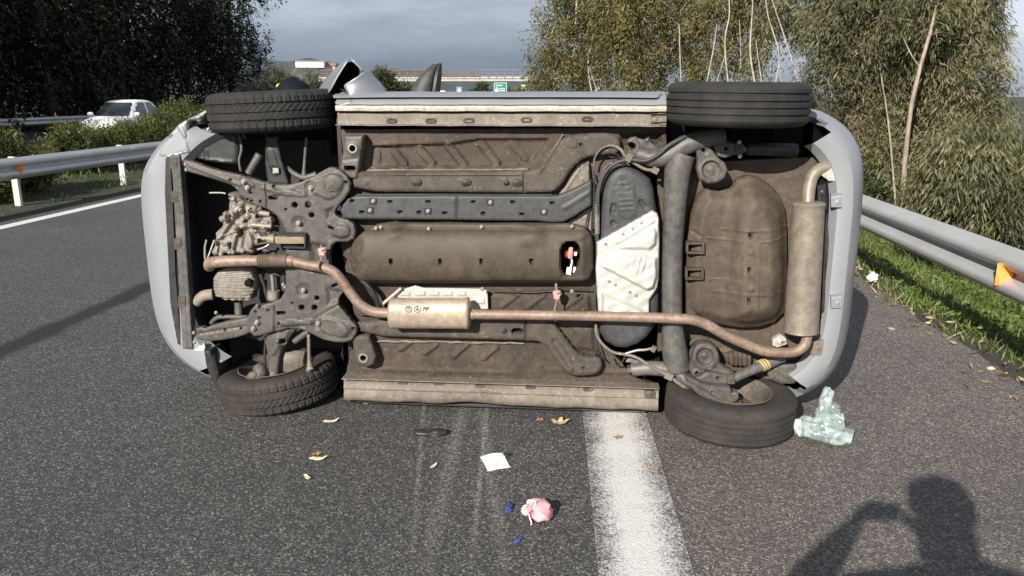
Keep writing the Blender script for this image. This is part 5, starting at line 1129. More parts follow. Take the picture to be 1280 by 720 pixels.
# white paper with grey print
pc = ground(619, 579); q = [ground(x, y) for x, y in ((600, 573), (629, 569), (638.5, 586), (610, 590))]
b = MB(); nu = 10; V = []
for k in (0, 1):
    for i in range(nu + 1):
        for j in range(nu + 1):
            u, v_ = i / nu, j / nu; p = q[0] * (1 - u) * (1 - v_) + q[1] * u * (1 - v_) + q[2] * u * v_ + q[3] * (1 - u) * v_ - pc
            V.append((p.x, p.y, .006 + .007 * math.sin(u * 3.0) * (1 - .4 * v_) + .004 * math.sin(v_ * 4 + u * 2) + k * .0006))
S = (nu + 1) ** 2; Fs = []
for i in range(nu):
    for j in range(nu): a = i * (nu + 1) + j; Fs += [(S + a, S + a + nu + 1, S + a + nu + 2, S + a + 1)[::-1], (a, a + nu + 1, a + nu + 2, a + 1)]
b.add(V, Fs)
def paper_mat():
    m, t, bs = newmat('printed_paper'); co = N(t, 'ShaderNodeTexCoord').outputs['Object']
    v = N(t, 'ShaderNodeTexVoronoi', feature='F1'); v.inputs['Scale'].default_value = 42; t.links.new(co, v.inputs[0])
    w_ = ramp(t, v.outputs['Distance'], [(.16, 1.0), (.30, 0.0)]); n_ = ramp(t, noise(t, 16, 3, .6, co), [(.44, 0.0), (.52, .8)])
    mu = N(t, 'ShaderNodeMath', operation='MULTIPLY'); t.links.new(w_, mu.inputs[0]); t.links.new(n_, mu.inputs[1])
    t.links.new(mix(t, mu.outputs[0], (.82, .82, .82), (.25, .26, .28)), bs.inputs['Base Color']); bs.inputs['Roughness'].default_value = .7; return m
flat_thing('paper_sheet', 'square white printed paper lying flat on the asphalt', 'paper', pc, 0, b, paper_mat())
# pink wrapper: crumpled bag with a pale neck and a drawstring
def crumple(mb_pts, seed, amp, n=26, m=16, freq=9):
    """blob around a path of (point, radius x, radius z): crumpled film"""
    r = np.random.default_rng(seed); ph = r.random(12) * 6.28; b = MB(); K = len(mb_pts)
    for i in range(n):
        t = i / (n - 1) * (K - 1); k = min(int(t), K - 2); f = t - k
        p = Vector(mb_pts[k][0]) * (1 - f) + Vector(mb_pts[k + 1][0]) * f; ra = mb_pts[k][1] * (1 - f) + mb_pts[k + 1][1] * f; rb = mb_pts[k][2] * (1 - f) + mb_pts[k + 1][2] * f
        d = (Vector(mb_pts[min(k + 1, K - 1)][0]) - Vector(mb_pts[k][0])).normalized(); s_ = d.cross(Vector((0, 0, 1)));
        s_ = s_.normalized() if s_.length > .1 else Vector((1, 0, 0)); u = s_.cross(d)
        for j in range(m):
            a = 2 * math.pi * j / m; w_ = 1 + amp * (math.sin(3 * a + ph[0] + i * 8 / n) * .6 + math.sin(5 * a + ph[1] - i * 11 / n) * .45 + math.sin(8 * a + ph[2] + i * 5 / n) * .3 + (r.random() - .5) * .10)
            q = p + s_ * ra * w_ * math.cos(a) + u * rb * w_ * math.sin(a); b.v.append((q.x, q.y, max(.003, q.z)))
    for i in range(n - 1):
        for j in range(m): j2 = (j + 1) % m; b.f.append((i * m + j, i * m + j2, (i + 1) * m + j2, (i + 1) * m + j))
    b.f.append(tuple(range(m))[::-1]); b.f.append(tuple((n - 1) * m + j for j in range(m))); return b
def thin_film(name, col, alpha, rough=.12):
    m, t, bs = newmat(name); bs.inputs['Roughness'].default_value = rough; bs.inputs['Specular IOR Level'].default_value = .9
    n_ = noise(t, 16, 2, .5, None, 1.2); t.links.new(ramp(t, n_, [(.35, tuple(x * .8 for x in col)), (.65, tuple(min(.9, x * 1.25) for x in col))]), bs.inputs['Base Color'])
    t.links.new(ramp(t, n_, [(.30, max(0, alpha - .22)), (.70, min(1, alpha + .30))]), bs.inputs['Alpha']); bump(t, bs, n_, .25, .02); return m
def film_mat(name, col, trans, rough=.25):
    m, t, bs = newmat(name); bs.inputs['Base Color'].default_value = (*col, 1); bs.inputs['Roughness'].default_value = rough; bs.inputs['Transmission Weight'].default_value = trans
    bs.inputs['IOR'].default_value = 1.2; bs.inputs['Specular IOR Level'].default_value = .8
    bump(t, bs, noise(t, 55, 4, .7, None, 1.5), .5, .01); return m
pk = thing('pink_wrapper', 'crumpled pink plastic wrapper with a clear neck on the asphalt', 'litter', ground(672, 645))
crumple([((-.01, -.055, .012), .016, .010), ((.010, -.038, .030), .045, .030), ((.012, -.010, .034), .050, .036), ((-.006, .022, .026), .044, .026), ((-.012, .036, .02), .034, .018)], 3, .16).build('pouch', film_mat('pink_film', (.70, .31, .34), .0, .3), pk)
crumple([((-.012, .034, .02), .034, .016), ((-.002, .058, .022), .042, .018), ((.004, .085, .018), .038, .013), ((.0, .108, .010), .020, .006)], 5, .30).build('neck', thin_film('clear_pinkish_film', (.58, .42, .41), .72), pk)
crumple([((-.062, .004, .01), .014, .008), ((-.045, .012, .018), .028, .018), ((-.02, .02, .018), .02, .014)], 6, .25).build('fold', film_mat('pale_pink_film', (.80, .50, .50), .2, .2), pk)
b = MB(); b.tube([(-.010, .03, .045), (-.028, .005, .05), (-.034, -.03, .02), (-.026, -.06, .006), (-.028, -.075, .006)], .003, 6, sub=5); b.build('string', plain('string', (.80, .78, .76), .6), pk)
b = MB(); b.tube([(-.016, .035, .04), (-.022, .010, .06), (-.008, -.012, .072), (-.020, -.035, .05)], .0025, 6, sub=5); b.build('string', plain('string_b', (.80, .72, .70), .6), pk)
M['blue_film'] = plain('blue_film', (.055, .065, .22), .4, 0, .35, 60)
crumple([((-.01, -.04, .006), .008, .004), ((.0, -.015, .010), .016, .008), ((.004, .01, .008), .013, .008), ((-.004, .045, .006), .004, .004)], 11, .5, 14, 10).build('blue_scrap', M['blue_film'])
bs_ = [o for o in COL.objects if o.name.startswith('blue_scrap')][0]; bs_.location = ground(636, 636); tag(bs_, 'larger crumpled scrap of dark blue film left of the pink wrapper', 'litter')
crumple([((-.02, -.016, .004), .005, .003), ((.0, .0, .007), .011, .006), ((.014, .016, .005), .006, .004)], 12, .5, 12, 9).build('blue_scrap', M['blue_film'])
bs2 = [o for o in COL.objects if o.name.startswith('blue_scrap') and o is not bs_][0]; bs2.location = ground(648, 677); tag(bs2, 'tiny blue scrap nearest the camera, below the pink wrapper', 'litter')
# black plastic shard
sh = crumple([((-.085, .012, .012), .014, .010), ((-.06, .0, .014), .026, .012), ((-.02, -.004, .014), .028, .013), ((.03, -.008, .016), .034, .015), ((.065, .0, .015), .028, .014), ((.082, .008, .008), .010, .006)], 21, .22, 22, 14).build('plastic_shard', M['black_plastic'])
sh.location = ground(539, 543); tag(sh, 'broken black plastic shard on the asphalt below the sill', 'car fragment')
sh2 = crumple([((-.02, -.01, .005), .008, .005), ((.0, .0, .008), .016, .008), ((.02, .01, .006), .008, .005)], 23, .3, 10, 8).build('plastic_shard', M['black_plastic'])
sh2.location = ground(633, 570); tag(sh2, 'small black plastic chip at the far corner of the white paper', 'car fragment')
# clear greenish plastic bag behind the lower rear wheel
bag = thing('plastic_bag', 'clear greenish plastic bag crumpled on the asphalt behind the rear wheel', 'plastic bag', ground(1032, 552))
M['bag_film'] = thin_film('bag_film', (.30, .375, .355), .46)
crumple([((-.125, .045, .055), .030, .040), ((-.10, .035, .06), .048, .052), ((-.05, .01, .055), .052, .050), ((.02, -.015, .05), .056, .046), ((.075, -.035, .045), .052, .042), ((.105, -.05, .04), .040, .034)], 31, .15, 40, 30).build('bag_body', M['bag_film'], bag)
crumple([((-.01, .0, .07), .060, .050), ((.02, .025, .12), .075, .040), ((.03, .03, .16), .060, .030), ((.035, .03, .19), .035, .018)], 32, .24, 30, 30).build('bag_fold', M['bag_film'], bag)
crumple([((-.012, .01, .10), .034, .022), ((-.010, .02, .17), .026, .018), ((-.004, .03, .22), .028, .017), ((.0, .035, .255), .024, .014), ((.002, .037, .27), .010, .008)], 33, .22, 28, 24).build('bag_handle', M['bag_film'], bag)
crumple([((-.142, .052, .05), .012, .030), ((-.128, .046, .055), .034, .042), ((-.105, .036, .06), .036, .046)], 34, .10, 12, 16).build('white_rim', plain('bag_white', (.55, .60, .58), .35, 0, .1), bag)
b = MB(); rr_ = random.Random(3)
li = crumple([((-.03, -.02, .03), .03, .02), ((.0, .0, .05), .05, .04), ((.03, .03, .04), .03, .03)], 41, .35, 14, 12).build('white_litter', plain('litter_white', (.72, .72, .70), .5, 0, .15))
li.location = ground(1090, 353, -.02); tag(li, 'crumpled white litter on the grass edge behind the rear bumper', 'litter')
# ================================================================== VEGETATION
def leaf_mat(name, stops, rough=.55, trans=.42, tcol=None):
    m, t, bs = newmat(name); at = N(t, 'ShaderNodeAttribute'); at.attribute_name = 'tint'
    col = ramp(t, at.outputs['Fac'], stops); t.links.new(col, bs.inputs['Base Color']); bs.inputs['Roughness'].default_value = rough; bs.inputs['Specular IOR Level'].default_value = .35
    tr = N(t, 'ShaderNodeBsdfTranslucent'); t.links.new(col, tr.inputs[0])
    mx = N(t, 'ShaderNodeMixShader'); mx.inputs[0].default_value = trans; o = t.nodes['Material Output']
    t.links.new(bs.outputs[0], mx.inputs[1]); t.links.new(tr.outputs[0], mx.inputs[2]); t.links.new(mx.outputs[0], o.inputs[0]); return m
M['euca'] = leaf_mat('eucalyptus_leaf', [(0, (.052, .055, .026)), (.4, (.148, .153, .074)), (.75, (.245, .240, .130)), (1, (.24, .20, .125))])
M['euca_far'] = leaf_mat('eucalyptus_leaf_olive', [(0, (.052, .050, .018)), (.4, (.150, .145, .055)), (.75, (.245, .225, .092)), (1, (.30, .21, .09))])
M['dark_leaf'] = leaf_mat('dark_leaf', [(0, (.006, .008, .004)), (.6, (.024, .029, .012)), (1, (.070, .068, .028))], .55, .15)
M['hedge_leaf'] = leaf_mat('hedge_leaf', [(0, (.028, .040, .013)), (.5, (.080, .100, .028)), (1, (.21, .20, .065))], .45)
M['bush_leaf'] = leaf_mat('bush_leaf', [(0, (.030, .042, .018)), (.5, (.062, .078, .030)), (1, (.13, .13, .055))])
M['reed_leaf'] = leaf_mat('reed_leaf', [(0, (.10, .115, .075)), (.5, (.17, .18, .12)), (1, (.26, .25, .18))])
M['pink_twig'] = leaf_mat('pinkish_twig', [(0, (.13, .085, .075)), (1, (.24, .17, .15))])
M['grass'] = leaf_mat('grass', [(0, (.042, .070, .014)), (.5, (.105, .150, .030)), (.85, (.19, .215, .065)), (1, (.32, .28, .14))], .5, .3)
def bark(name, a, c):
    m, t, bs = newmat(name); co = N(t, 'ShaderNodeTexCoord').outputs['Object']; mpn = N(t, 'ShaderNodeMapping'); mpn.inputs['Scale'].default_value = (6, 6, 1.2); t.links.new(co, mpn.inputs[0])
    n_ = noise(t, 2.4, 6, .65, mpn.outputs[0], .5); t.links.new(ramp(t, n_, [(.35, a), (.62, c)]), bs.inputs['Base Color']); bs.inputs['Roughness'].default_value = .85; bump(t, bs, n_, .4, .02); return m
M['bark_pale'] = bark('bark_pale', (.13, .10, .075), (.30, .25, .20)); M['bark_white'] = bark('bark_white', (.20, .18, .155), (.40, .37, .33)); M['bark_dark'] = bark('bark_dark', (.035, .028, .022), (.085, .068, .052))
def nrm(a): return a / np.maximum(1e-9, np.linalg.norm(a, axis=1))[:, None]
def leaves(name, C, D, ln, wd, mat, parent, tint, kind=True):
    n = len(C); S = nrm(np.cross(D, RNG.normal(size=(n, 3)))); NN = np.cross(S, D)
    mid = C + D * (ln * .45)[:, None] + NN * (ln * .10)[:, None]
    V = np.empty((n, 4, 3)); V[:, 0] = C; V[:, 1] = mid + S * (wd / 2)[:, None]; V[:, 2] = C + D * ln[:, None]; V[:, 3] = mid - S * (wd / 2)[:, None]
    me = bpy.data.meshes.new(name); me.vertices.add(4 * n); me.vertices.foreach_set('co', V.ravel()); me.loops.add(4 * n); me.loops.foreach_set('vertex_index', np.arange(4 * n, dtype=np.int32))
    me.polygons.add(n); me.polygons.foreach_set('loop_start', np.arange(0, 4 * n, 4, dtype=np.int32)); me.update(calc_edges=True)
    at = me.attributes.new('tint', 'FLOAT', 'FACE'); at.data.foreach_set('value', np.clip(tint, 0, 1).astype(np.float32))
    me.materials.append(mat); o = bpy.data.objects.new(name, me); COL.objects.link(o)
    if parent is not None: o.parent = parent
    if kind: o['kind'] = 'stuff'
    return o
def crown(blobs, ncl, per, cr, ln, wd, mat, parent, droop=.5, shell=.55, vert=1.4, tvar=.22, name='crown', tbias=0.0):
    """leaf clumps spread through ellipsoid blobs (centre, radii)"""
    B = np.array([list(b[0]) + list(b[1]) for b in blobs], float); vol = (B[:, 3] * B[:, 4] * B[:, 5]) ** .75
    k = RNG.choice(len(B), ncl, p=vol / vol.sum()); u = nrm(RNG.normal(size=(ncl, 3))); r = (shell + (1.03 - shell) * RNG.random(ncl) ** .7) * (1 + .13 * RNG.normal(size=ncl))
    CC = B[k, :3] + u * r[:, None] * B[k, 3:]; ct = RNG.normal(size=ncl) * tvar; cs = cr * (.6 + .8 * RNG.random(ncl))
    i = np.repeat(np.arange(ncl), per); n = len(i)
    off = nrm(RNG.normal(size=(n, 3))) * (RNG.random(n) ** .55)[:, None]; off[:, 2] *= vert; C = CC[i] + off * cs[i][:, None]
    out_ = nrm(u[i] * .6 + RNG.normal(size=(n, 3)) * .9); D = nrm(out_ * (1 - droop) + np.array([0, 0, -1.0]) * droop)
    L_ = ln * (.65 + .7 * RNG.random(n)); W_ = wd * (.65 + .7 * RNG.random(n))
    return leaves(name, C, D, L_, W_, mat, parent, .42 + tbias + ct[i] + RNG.normal(size=n) * .17)
def limb(parent, pts, r0, r1, mat, name='trunk', n=8, jit_=0.0):
    P = [Vector(p) for p in pts]; Q = []
    for i, p in enumerate(P): Q.append(p + Vector((random.uniform(-1, 1), random.uniform(-1, 1), 0)) * jit_ * (0 < i < len(P) - 1))
    b = MB(); k = len(Q); b.tube(Q, [r0 + (r1 - r0) * i / (k - 1) for i in range(k)], n, True, 4); return b.build(name, mat, parent, auto=80)
def tree(name, label, base, height, blobs, ncl, per, cr, ln, wd, mat, barkm, r0, droop, group=None, shell=.55, trunk_pts=None, nlimb=6, tbias=0.0, cat='tree'):
    base = Vector(base); t = thing(name, label, cat, base, (0, 0, 0), group)
    bl = [((Vector(b[0]) - base), b[1]) for b in blobs]
    tp = trunk_pts or [(0, 0, -.3), (random.uniform(-.3, .3), 0, height * .35), (random.uniform(-.5, .5), random.uniform(-.3, .3), height * .65), (random.uniform(-.6, .6), 0, height * .95)]
    limb(t, tp, r0, r0 * .2, barkm)
    for i in range(min(nlimb, len(bl))):
        c = Vector(bl[i][0]); f = random.uniform(.25, .6); k = f * (len(tp) - 1); a = Vector(tp[int(k)]).lerp(Vector(tp[min(int(k) + 1, len(tp) - 1)]), k - int(k))
        limb(t, [a, a.lerp(c, .5) + Vector((0, 0, .2)), c], r0 * .4, r0 * .1, barkm, 'limb', 6)
    crown(bl, ncl, per, cr, ln, wd, mat, t, droop, shell, tbias=tbias)
    return t
rnd = random.Random(11)
def blobset(c, rx, rz, n, size):
    """n blobs scattered through an ellipsoid at c"""
    out_ = []
    for i in range(n):
        while True:
            p = Vector((rnd.uniform(-1, 1), rnd.uniform(-1, 1), rnd.uniform(-1, 1)))
            if p.length < 1: break
        s = size * rnd.uniform(.75, 1.25); out_.append(((c[0] + p.x * rx, c[1] + p.y * rx, c[2] + p.z * rz), (s, s, s * rnd.uniform(.8, 1.3))))
    return out_
# ---------------------------------------------------------------- the dark row beyond the opposite carriageway
POS = ['on the far left', 'second from the left', 'third from the left', 'in the middle of the dark row', 'behind the white car', 'at the right end of the dark row']
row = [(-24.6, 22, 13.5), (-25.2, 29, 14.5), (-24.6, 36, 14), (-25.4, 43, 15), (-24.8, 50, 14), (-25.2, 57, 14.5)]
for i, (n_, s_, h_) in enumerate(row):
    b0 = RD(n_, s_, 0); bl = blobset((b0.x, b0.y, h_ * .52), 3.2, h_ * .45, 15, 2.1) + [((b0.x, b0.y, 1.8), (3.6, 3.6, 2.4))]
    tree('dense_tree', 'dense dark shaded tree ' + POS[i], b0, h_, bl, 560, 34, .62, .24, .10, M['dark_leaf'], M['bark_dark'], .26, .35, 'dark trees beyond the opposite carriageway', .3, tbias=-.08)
for i, (n_, s_, h_) in enumerate([(-27.5, 14, 16), (-28, 5, 17), (-28, -5, 17), (-29, -15, 18), (-31, 26, 16), (-31.5, 40, 16), (-31, 54, 16), (-36, 60, 18)] + [(-35, -18 + 6.5 * k, 21) for k in range(12)]):  # off-frame trees and the tall hindmost row are added to shade the dark row
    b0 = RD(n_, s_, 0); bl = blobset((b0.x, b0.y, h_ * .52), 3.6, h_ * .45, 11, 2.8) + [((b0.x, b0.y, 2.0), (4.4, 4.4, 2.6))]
    tree('dense_tree', ['unseen dark tree added for shade past the left edge of the view', 'unseen dark tree added for shade left of the view, beside the camera', 'unseen dark tree added for shade left of the view, behind the camera', 'hindmost unseen dark tree added for shade, far behind the camera', 'dark tree filling the gap behind the second shaded tree', 'dark tree filling the gap behind the white car', 'dark tree behind the right end of the shaded row', 'dark tree beyond the right end of the shaded row'][i] if i < 8 else 'tall dark tree added for shade in the hindmost row, ' + ['eighth before', 'seventh before', 'sixth before', 'fifth before', 'fourth before', 'third before', 'second before', 'just before', 'beside', 'just beyond', 'second beyond', 'third beyond'][i - 8] + ' the second shaded tree', b0, h_, bl, 300, 26, 1.0, .46, .22, M['dark_leaf'], M['bark_dark'], .28, .35, 'dark trees of the second row', .2, nlimb=3)
# ---------------------------------------------------------------- median hedge
for i, (x, Y, w_, h_) in enumerate([(8, 13.6, 1.0, 1.05), (76, 17.2, .95, .95), (104, 18.4, .95, .86), (136, 19.6, 1.0, .88), (166, 20.8, 1.0, .94), (198, 22.4, 1.1, 1.12), (226, 24.6, 1.1, 1.3), (252, 27, 1.2, 1.35), (274, 30, 1.2, 1.4), (-60, 12.4, 1.1, 1.0)]):
    p = at_depth(x, 119, Y); base = Vector((p.x, p.y, 0))
    lab = ['leftmost green shrub of the median hedge, before the gap', 'green hedge shrub just right of the gap in the median', 'yellow topped hedge shrub below the bonnet of the white car', 'hedge shrub in front of the white car', 'hedge shrub below the rear door of the white car', 'hedge shrub right of the white car', 'hedge shrub beside the corner of the overturned car', 'far hedge shrub hidden partly by the overturned car', 'farthest hedge shrub of the median', 'hedge shrub at the left edge of the view'][i]
    h_ *= .92
    t = thing('hedge_shrub', lab, 'shrub', base, group='shrubs of the median hedge')
    bl = blobset((0, 0, h_ * .48), .55 * w_, h_ * .30, 7, .40)
    C = crown(bl, 340, 32, .16, .10, .024, M['hedge_leaf'], t, -.25, .25, tbias=.04)
    for k in range(5): limb(t, [(0, 0, -.1), (rnd.uniform(-.2, .2), rnd.uniform(-.2, .2), h_ * .4), (rnd.uniform(-.5, .5), rnd.uniform(-.5, .5), h_ * .85)], .018, .006, M['bark_dark'], 'stem', 5)
# ---------------------------------------------------------------- far bushes behind the car
def bush(label, px, pyt, Y, wpx, mat, ncl, per, ln, wd, droop=-.2, name='bush', cat='bush', group=None, tb=0.0):
    p = at_depth(px, 119, Y); top = CAM_H + (119 - pyt) / F_PX * Y; r = wpx / 2 / F_PX * Y; base = Vector((p.x, p.y, 0))
    t = thing(name, label, cat, base, group=group); bl = blobset((0, 0, top * .5), r * .5, top * .26, 8, r * .5)
    crown(bl, ncl, per, r * .22, ln, wd, mat, t, droop, .3, tbias=tb)
    for k in range(4): limb(t, [(0, 0, -.1), (rnd.uniform(-.2, .2) * r, 0, top * .4), (rnd.uniform(-.5, .5) * r, 0, top * .8)], .05, .01, M['bark_dark'], 'stem', 5)
bush('rounded green bush behind the bent wing of the overturned car', 486, 77, 46, 56, M['bush_leaf'], 300, 30, .26, .06, -.4)
bush('pale grey green reed clump behind the upper front wheel', 345, 84, 42, 46, M['reed_leaf'], 220, 28, .45, .04, -.6, 'reed_clump', 'reeds', 'reed clumps behind the car')
bush('pale reed clump left of the bent wing', 382, 86, 44, 52, M['reed_leaf'], 240, 28, .45, .04, -.6, 'reed_clump', 'reeds', 'reed clumps behind the car')
bush('reed clump beside the dark trees', 318, 92, 48, 40, M['reed_leaf'], 160, 26, .4, .04, -.6, 'reed_clump', 'reeds', 'reed clumps behind the car', .1)
bush('bare pinkish shrub beyond the reeds', 357, 66, 90, 26, M['pink_twig'], 120, 16, .6, .04, -.5, 'bare_shrub', 'shrub')
bush('low green bush between the blue sign and the green sign', 600, 102, 95, 36, M['bush_leaf'], 160, 24, .4, .12, -.1, tb=.1)
bush('brownish bush left of the olive trees', 648, 108, 110, 30, M['euca_far'], 120, 22, .5, .14, -.1)
bush('dark bush under the left end of the overpass', 522, 104, 140, 34, M['bush_leaf'], 120, 22, .6, .2, -.1, tb=-.1)
# ---------------------------------------------------------------- olive green trees on the right, farther down the verge
def ptree(label, basepx, Y, zb, blobs_px, ncl, per, cr, ln, wd, mat, barkm, r0, droop, group, trunks=(), shell=.45, tb=0.0, rs=1.0, vt=1.4, tv=.22):
    """tree whose clumps stand where the photograph shows them, each at its own distance. blobs: (px, py, dY, radius in px)"""
    p = at_depth(basepx, 119, Y); base = Vector((p.x, p.y, zb)); t = thing('eucalyptus_tree', label, 'tree', base, group=group); bl = []
    for (x, y, dy, r) in blobs_px:
        c = at_depth(x, y, Y + dy) - base; rr = r / F_PX * Y * rs; bl.append((c, (rr, rr, rr * 1.15)))
    crown(bl, ncl, per, cr, ln, wd, mat, t, droop, shell, vert=vt, tvar=tv, tbias=tb)
    for tr in trunks:
        pts = [at_depth(x, y, Y + dy) - base for (x, y, dy) in tr[:-1]]; limb(t, pts, tr[-1] * .62, tr[-1] * .3, barkm, 'trunk', 8)
    return t
ptree('tall olive green tree at the left end of the right hand row', 715, 40, -1.0, [(708, 20, 0, 32), (690, 45, 0, 24), (730, 0, 1, 42), (720, 55, 0, 34), (690, 80, -1, 28), (668, 96, -1, 16), (706, 100, -1, 26), (735, 85, 0, 28), (752, 30, 1, 38), (700, -22, 1, 24), (765, -15, 1, 40)], 330, 84, .50, .19, .055, M['euca_far'], M['bark_white'], .12, .45, 'olive trees along the right verge', [[(740, 118, -2.2), (735, 80, -2.3), (741, 45, -2.2), .06], [(748, 118, -2), (738, 88, -2.2), (733, 60, -2.2), .05], [(715, 118, 0), (718, 60, 0), (722, -20, 0), .14]])
ptree('broad olive tree behind the middle of the overturned car', 800, 37, -1.0, [(775, 60, 0, 40), (800, 20, 0, 42), (825, -15, 1, 45), (850, 50, 0, 40), (780, 100, -1, 26), (815, 95, -1, 30), (850, 92, 0, 30), (770, 20, 1, 36), (840, 15, 0, 38)], 330, 84, .50, .19, .055, M['euca_far'], M['bark_white'], .12, .45, 'olive trees along the right verge', [[(852, 118, -2.5), (850, 70, -2.6), (849, 30, -2.5), .055], [(800, 118, 0), (802, 50, 0), (806, -20, 0), .14]], tb=-.02)
ptree('olive tree with pale slender trunks above the upper rear wheel', 905, 34, -1.2, [(880, 50, 0, 30), (895, 10, 0, 36), (920, -15, 1, 38), (935, 40, 1, 30), (885, 88, 0, 26), (915, 80, 1, 24), (955, 10, 1, 32), (935, -40, 0, 44)], 230, 80, .46, .18, .05, M['euca_far'], M['bark_white'], .10, .5, 'olive trees along the right verge', [[(880, 120, -2), (892, 60, -2), (896, 30, -2), .045], [(912, 120, -2.4), (906, 55, -2.4), (912, 15, -2.4), (908, -30, -2.2), .06], [(924, 120, -2), (926, 70, -2), (924, 25, -2), .04], [(893, 112, -2.2), (903, 80, -2.2), (908, 62, -2), .03]], tb=.03)
ptree('sparse pale eucalyptus with bare white stems and sky showing through', 975, 30, -1.4, [(950, 70, 0, 18), (965, 20, 0, 26), (985, -10, 1, 32), (1000, 45, 1, 20), (940, 98, 0, 18), (978, 86, 1, 12), (1005, 10, 0, 28), (955, 45, 1, 18)], 120, 70, .42, .17, .045, M['euca'], M['bark_white'], .09, .55, 'olive trees along the right verge', [[(948, 122, -1), (938, 70, -1), (940, 20, -1), (942, -20, -1), .06], [(955, 122, -1), (948, 75, -1), (945, 50, -1), .035], [(966, 118, -1), (974, 70, -1), (960, 20, -1), (955, -25, -1), .05], [(1000, 110, -1), (985, 60, -1), (965, 0, -1), .05], [(985, 120, 0), (975, 90, 0), (1000, 70, 0), .02], [(945, 112, 0), (962, 96, 0), (978, 86, 0), .02], [(1012, 112, 0), (1006, 60, 0), (1003, 0, 0), .045]], tb=.02)
# ---------------------------------------------------------------- the near eucalyptus on the right
ptree('large drooping eucalyptus on the right with a pale leaning trunk', 1130, 12.0, -.9, [(1150, -10, 0, 70), (1090, 10, .4, 60), (1050, 50, .8, 48), (1030, 105, 1.0, 40), (1190, 20, .3, 55), (1222, 40, .5, 36), (1195, 90, .2, 58), (1225, 135, .2, 32), (1100, 90, .8, 55), (1150, 140, .6, 55), (1080, 150, .9, 45), (1205, 170, .0, 50), (1120, 200, .6, 48), (1180, 225, .2, 46), (1230, 205, .3, 36), (1075, 215, .8, 36), (1150, 60, 1.0, 60), (1030, 20, 1, 40), (1060, -20, .6, 50), (1225, -15, .6, 30)], 460, 230, .30, .12, .017, M['euca'], M['bark_pale'], .1, .50, None,
      [[(1128, 262, -.9), (1131, 205, -.95), (1138, 140, -.95), (1150, 85, -.9), (1163, 40, -.8), (1172, 0, -.6), .062], [(1150, 84, -.9), (1140, 70, -.85), (1128, 45, -.7), .018], [(1163, 44, -.8), (1178, 40, -.7), (1196, 44, -.5), .012], [(1120, 262, -.3), (1110, 150, 0), (1095, 60, .3), .03]], .55, tb=.10, rs=.86, vt=1.45, tv=.34)
ptree('leafy eucalyptus sapling just behind the right guardrail', 1215, 8.6, -.75, [(1205, 215, 0, 42), (1250, 235, .2, 46), (1180, 245, .3, 34), (1235, 270, -.1, 36), (1275, 262, 0, 40), (1150, 258, .4, 28), (1262, 205, .6, 30), (1290, 220, .4, 44)], 170, 130, .20, .11, .018, M['euca'], M['bark_pale'], .05, .6, None, [[(1215, 330, .2), (1218, 270, .1), (1210, 215, .2), .02], [(1235, 335, .2), (1248, 270, .1), (1255, 225, .2), .018]], .25, tb=-.06)
for i, (n_, s_, w_) in enumerate([(4.6, 6.2, .8), (5.2, 9.2, 1.0), (4.3, 12.5, .9), (5.6, 15, 1.3), (4.8, 19, 1.3), (5.5, 24, 1.6)]):
    z = terrain_z(n_, s_); t = thing('verge_bush', ['scrubby bush on the slope below the near end of the guardrail', 'scrubby bush under the near eucalyptus', 'scrubby bush at the foot of the leaning trunk', 'bush behind the tail of the overturned car', 'bush farther along the right verge', 'farthest scrub bush of the right verge'][i], 'bush', RD(n_, s_, z), group='scrub bushes on the right slope')
    crown(blobset((0, 0, .45 * w_), .5 * w_, .25 * w_, 6, .38 * w_), 230, 34, .16, .11, .022, M['bush_leaf'], t, .0, .2, tbias=-.03)
    limb(t, [(0, 0, -.1), (.05, 0, .3), (.1, .1, .7 * w_)], .02, .006, M['bark_dark'], 'stem', 5)
# ---------------------------------------------------------------- grass and weeds of the verges
def grass(name, n, n0, n1, s0, s1, h0, h1, wd, edge=None, tb=0.0, pw=2.0):
    s = s0 + (s1 - s0) * RNG.random(n) ** pw; nn3 = n0 + (n1 - n0) * RNG.random(n)
    patch = np.sin(nn3 * 2.3 + s * 1.1) * np.sin(s * 1.7 - nn3) * .5 + np.sin(s * 4.1 + nn3 * 5) * .25
    keep = RNG.random(n) < .62 + .5 * patch
    if edge: keep &= edge(nn3, s) > RNG.random(n)
    s, nn3, patch = s[keep], nn3[keep], patch[keep]; m = len(s)
    z = np.array([terrain_z(a, b_) for a, b_ in zip(nn3, s)]) - .01
    C = np.stack([nn3 * math.cos(RA) + s * math.sin(RA), -nn3 * math.sin(RA) + s * math.cos(RA), z], 1)
    D = nrm(np.stack([RNG.normal(size=m) * .55, RNG.normal(size=m) * .55, np.ones(m)], 1)); ln = (h0 + (h1 - h0) * RNG.random(m) ** 1.6) * (1 + .5 * patch)
    o = leaves(name, C, D, ln, wd * (.6 + .8 * RNG.random(m)), M['grass'], None, .45 + tb + .3 * patch + RNG.normal(size=m) * .2); return tag(o, kind='stuff')
grass('grass', 70000, 2.5, 4.2, 2.2, 16, .05, .17, .010, lambda a, s: np.clip((a - 2.62 + .10 * np.sin(s * 2.2) + .07 * np.sin(s * 7)) / .30, 0, 1) * np.clip(.55 + .6 * np.sin(a * 3.7 + s * 1.9 + 1.3) * np.sin(s * 2.3 - a * 2), .12, 1), -.17)
grass('grass', 30000, 4.0, 8.5, 3, 30, .10, .45, .014, None, -.12, 1.2)
grass('grass', 12000, -10.5, -7.85, 8, 34, .04, .16, .014, lambda a, s: np.clip((-7.8 - a) / .7, 0, 1) * .7, -.30, 1.3)  # hedge shade and dirt put into a darker blade tint
grass('grass', 9000, -12.5, -10, 8, 40, .05, .25, .016, None, -.1, 1.3)
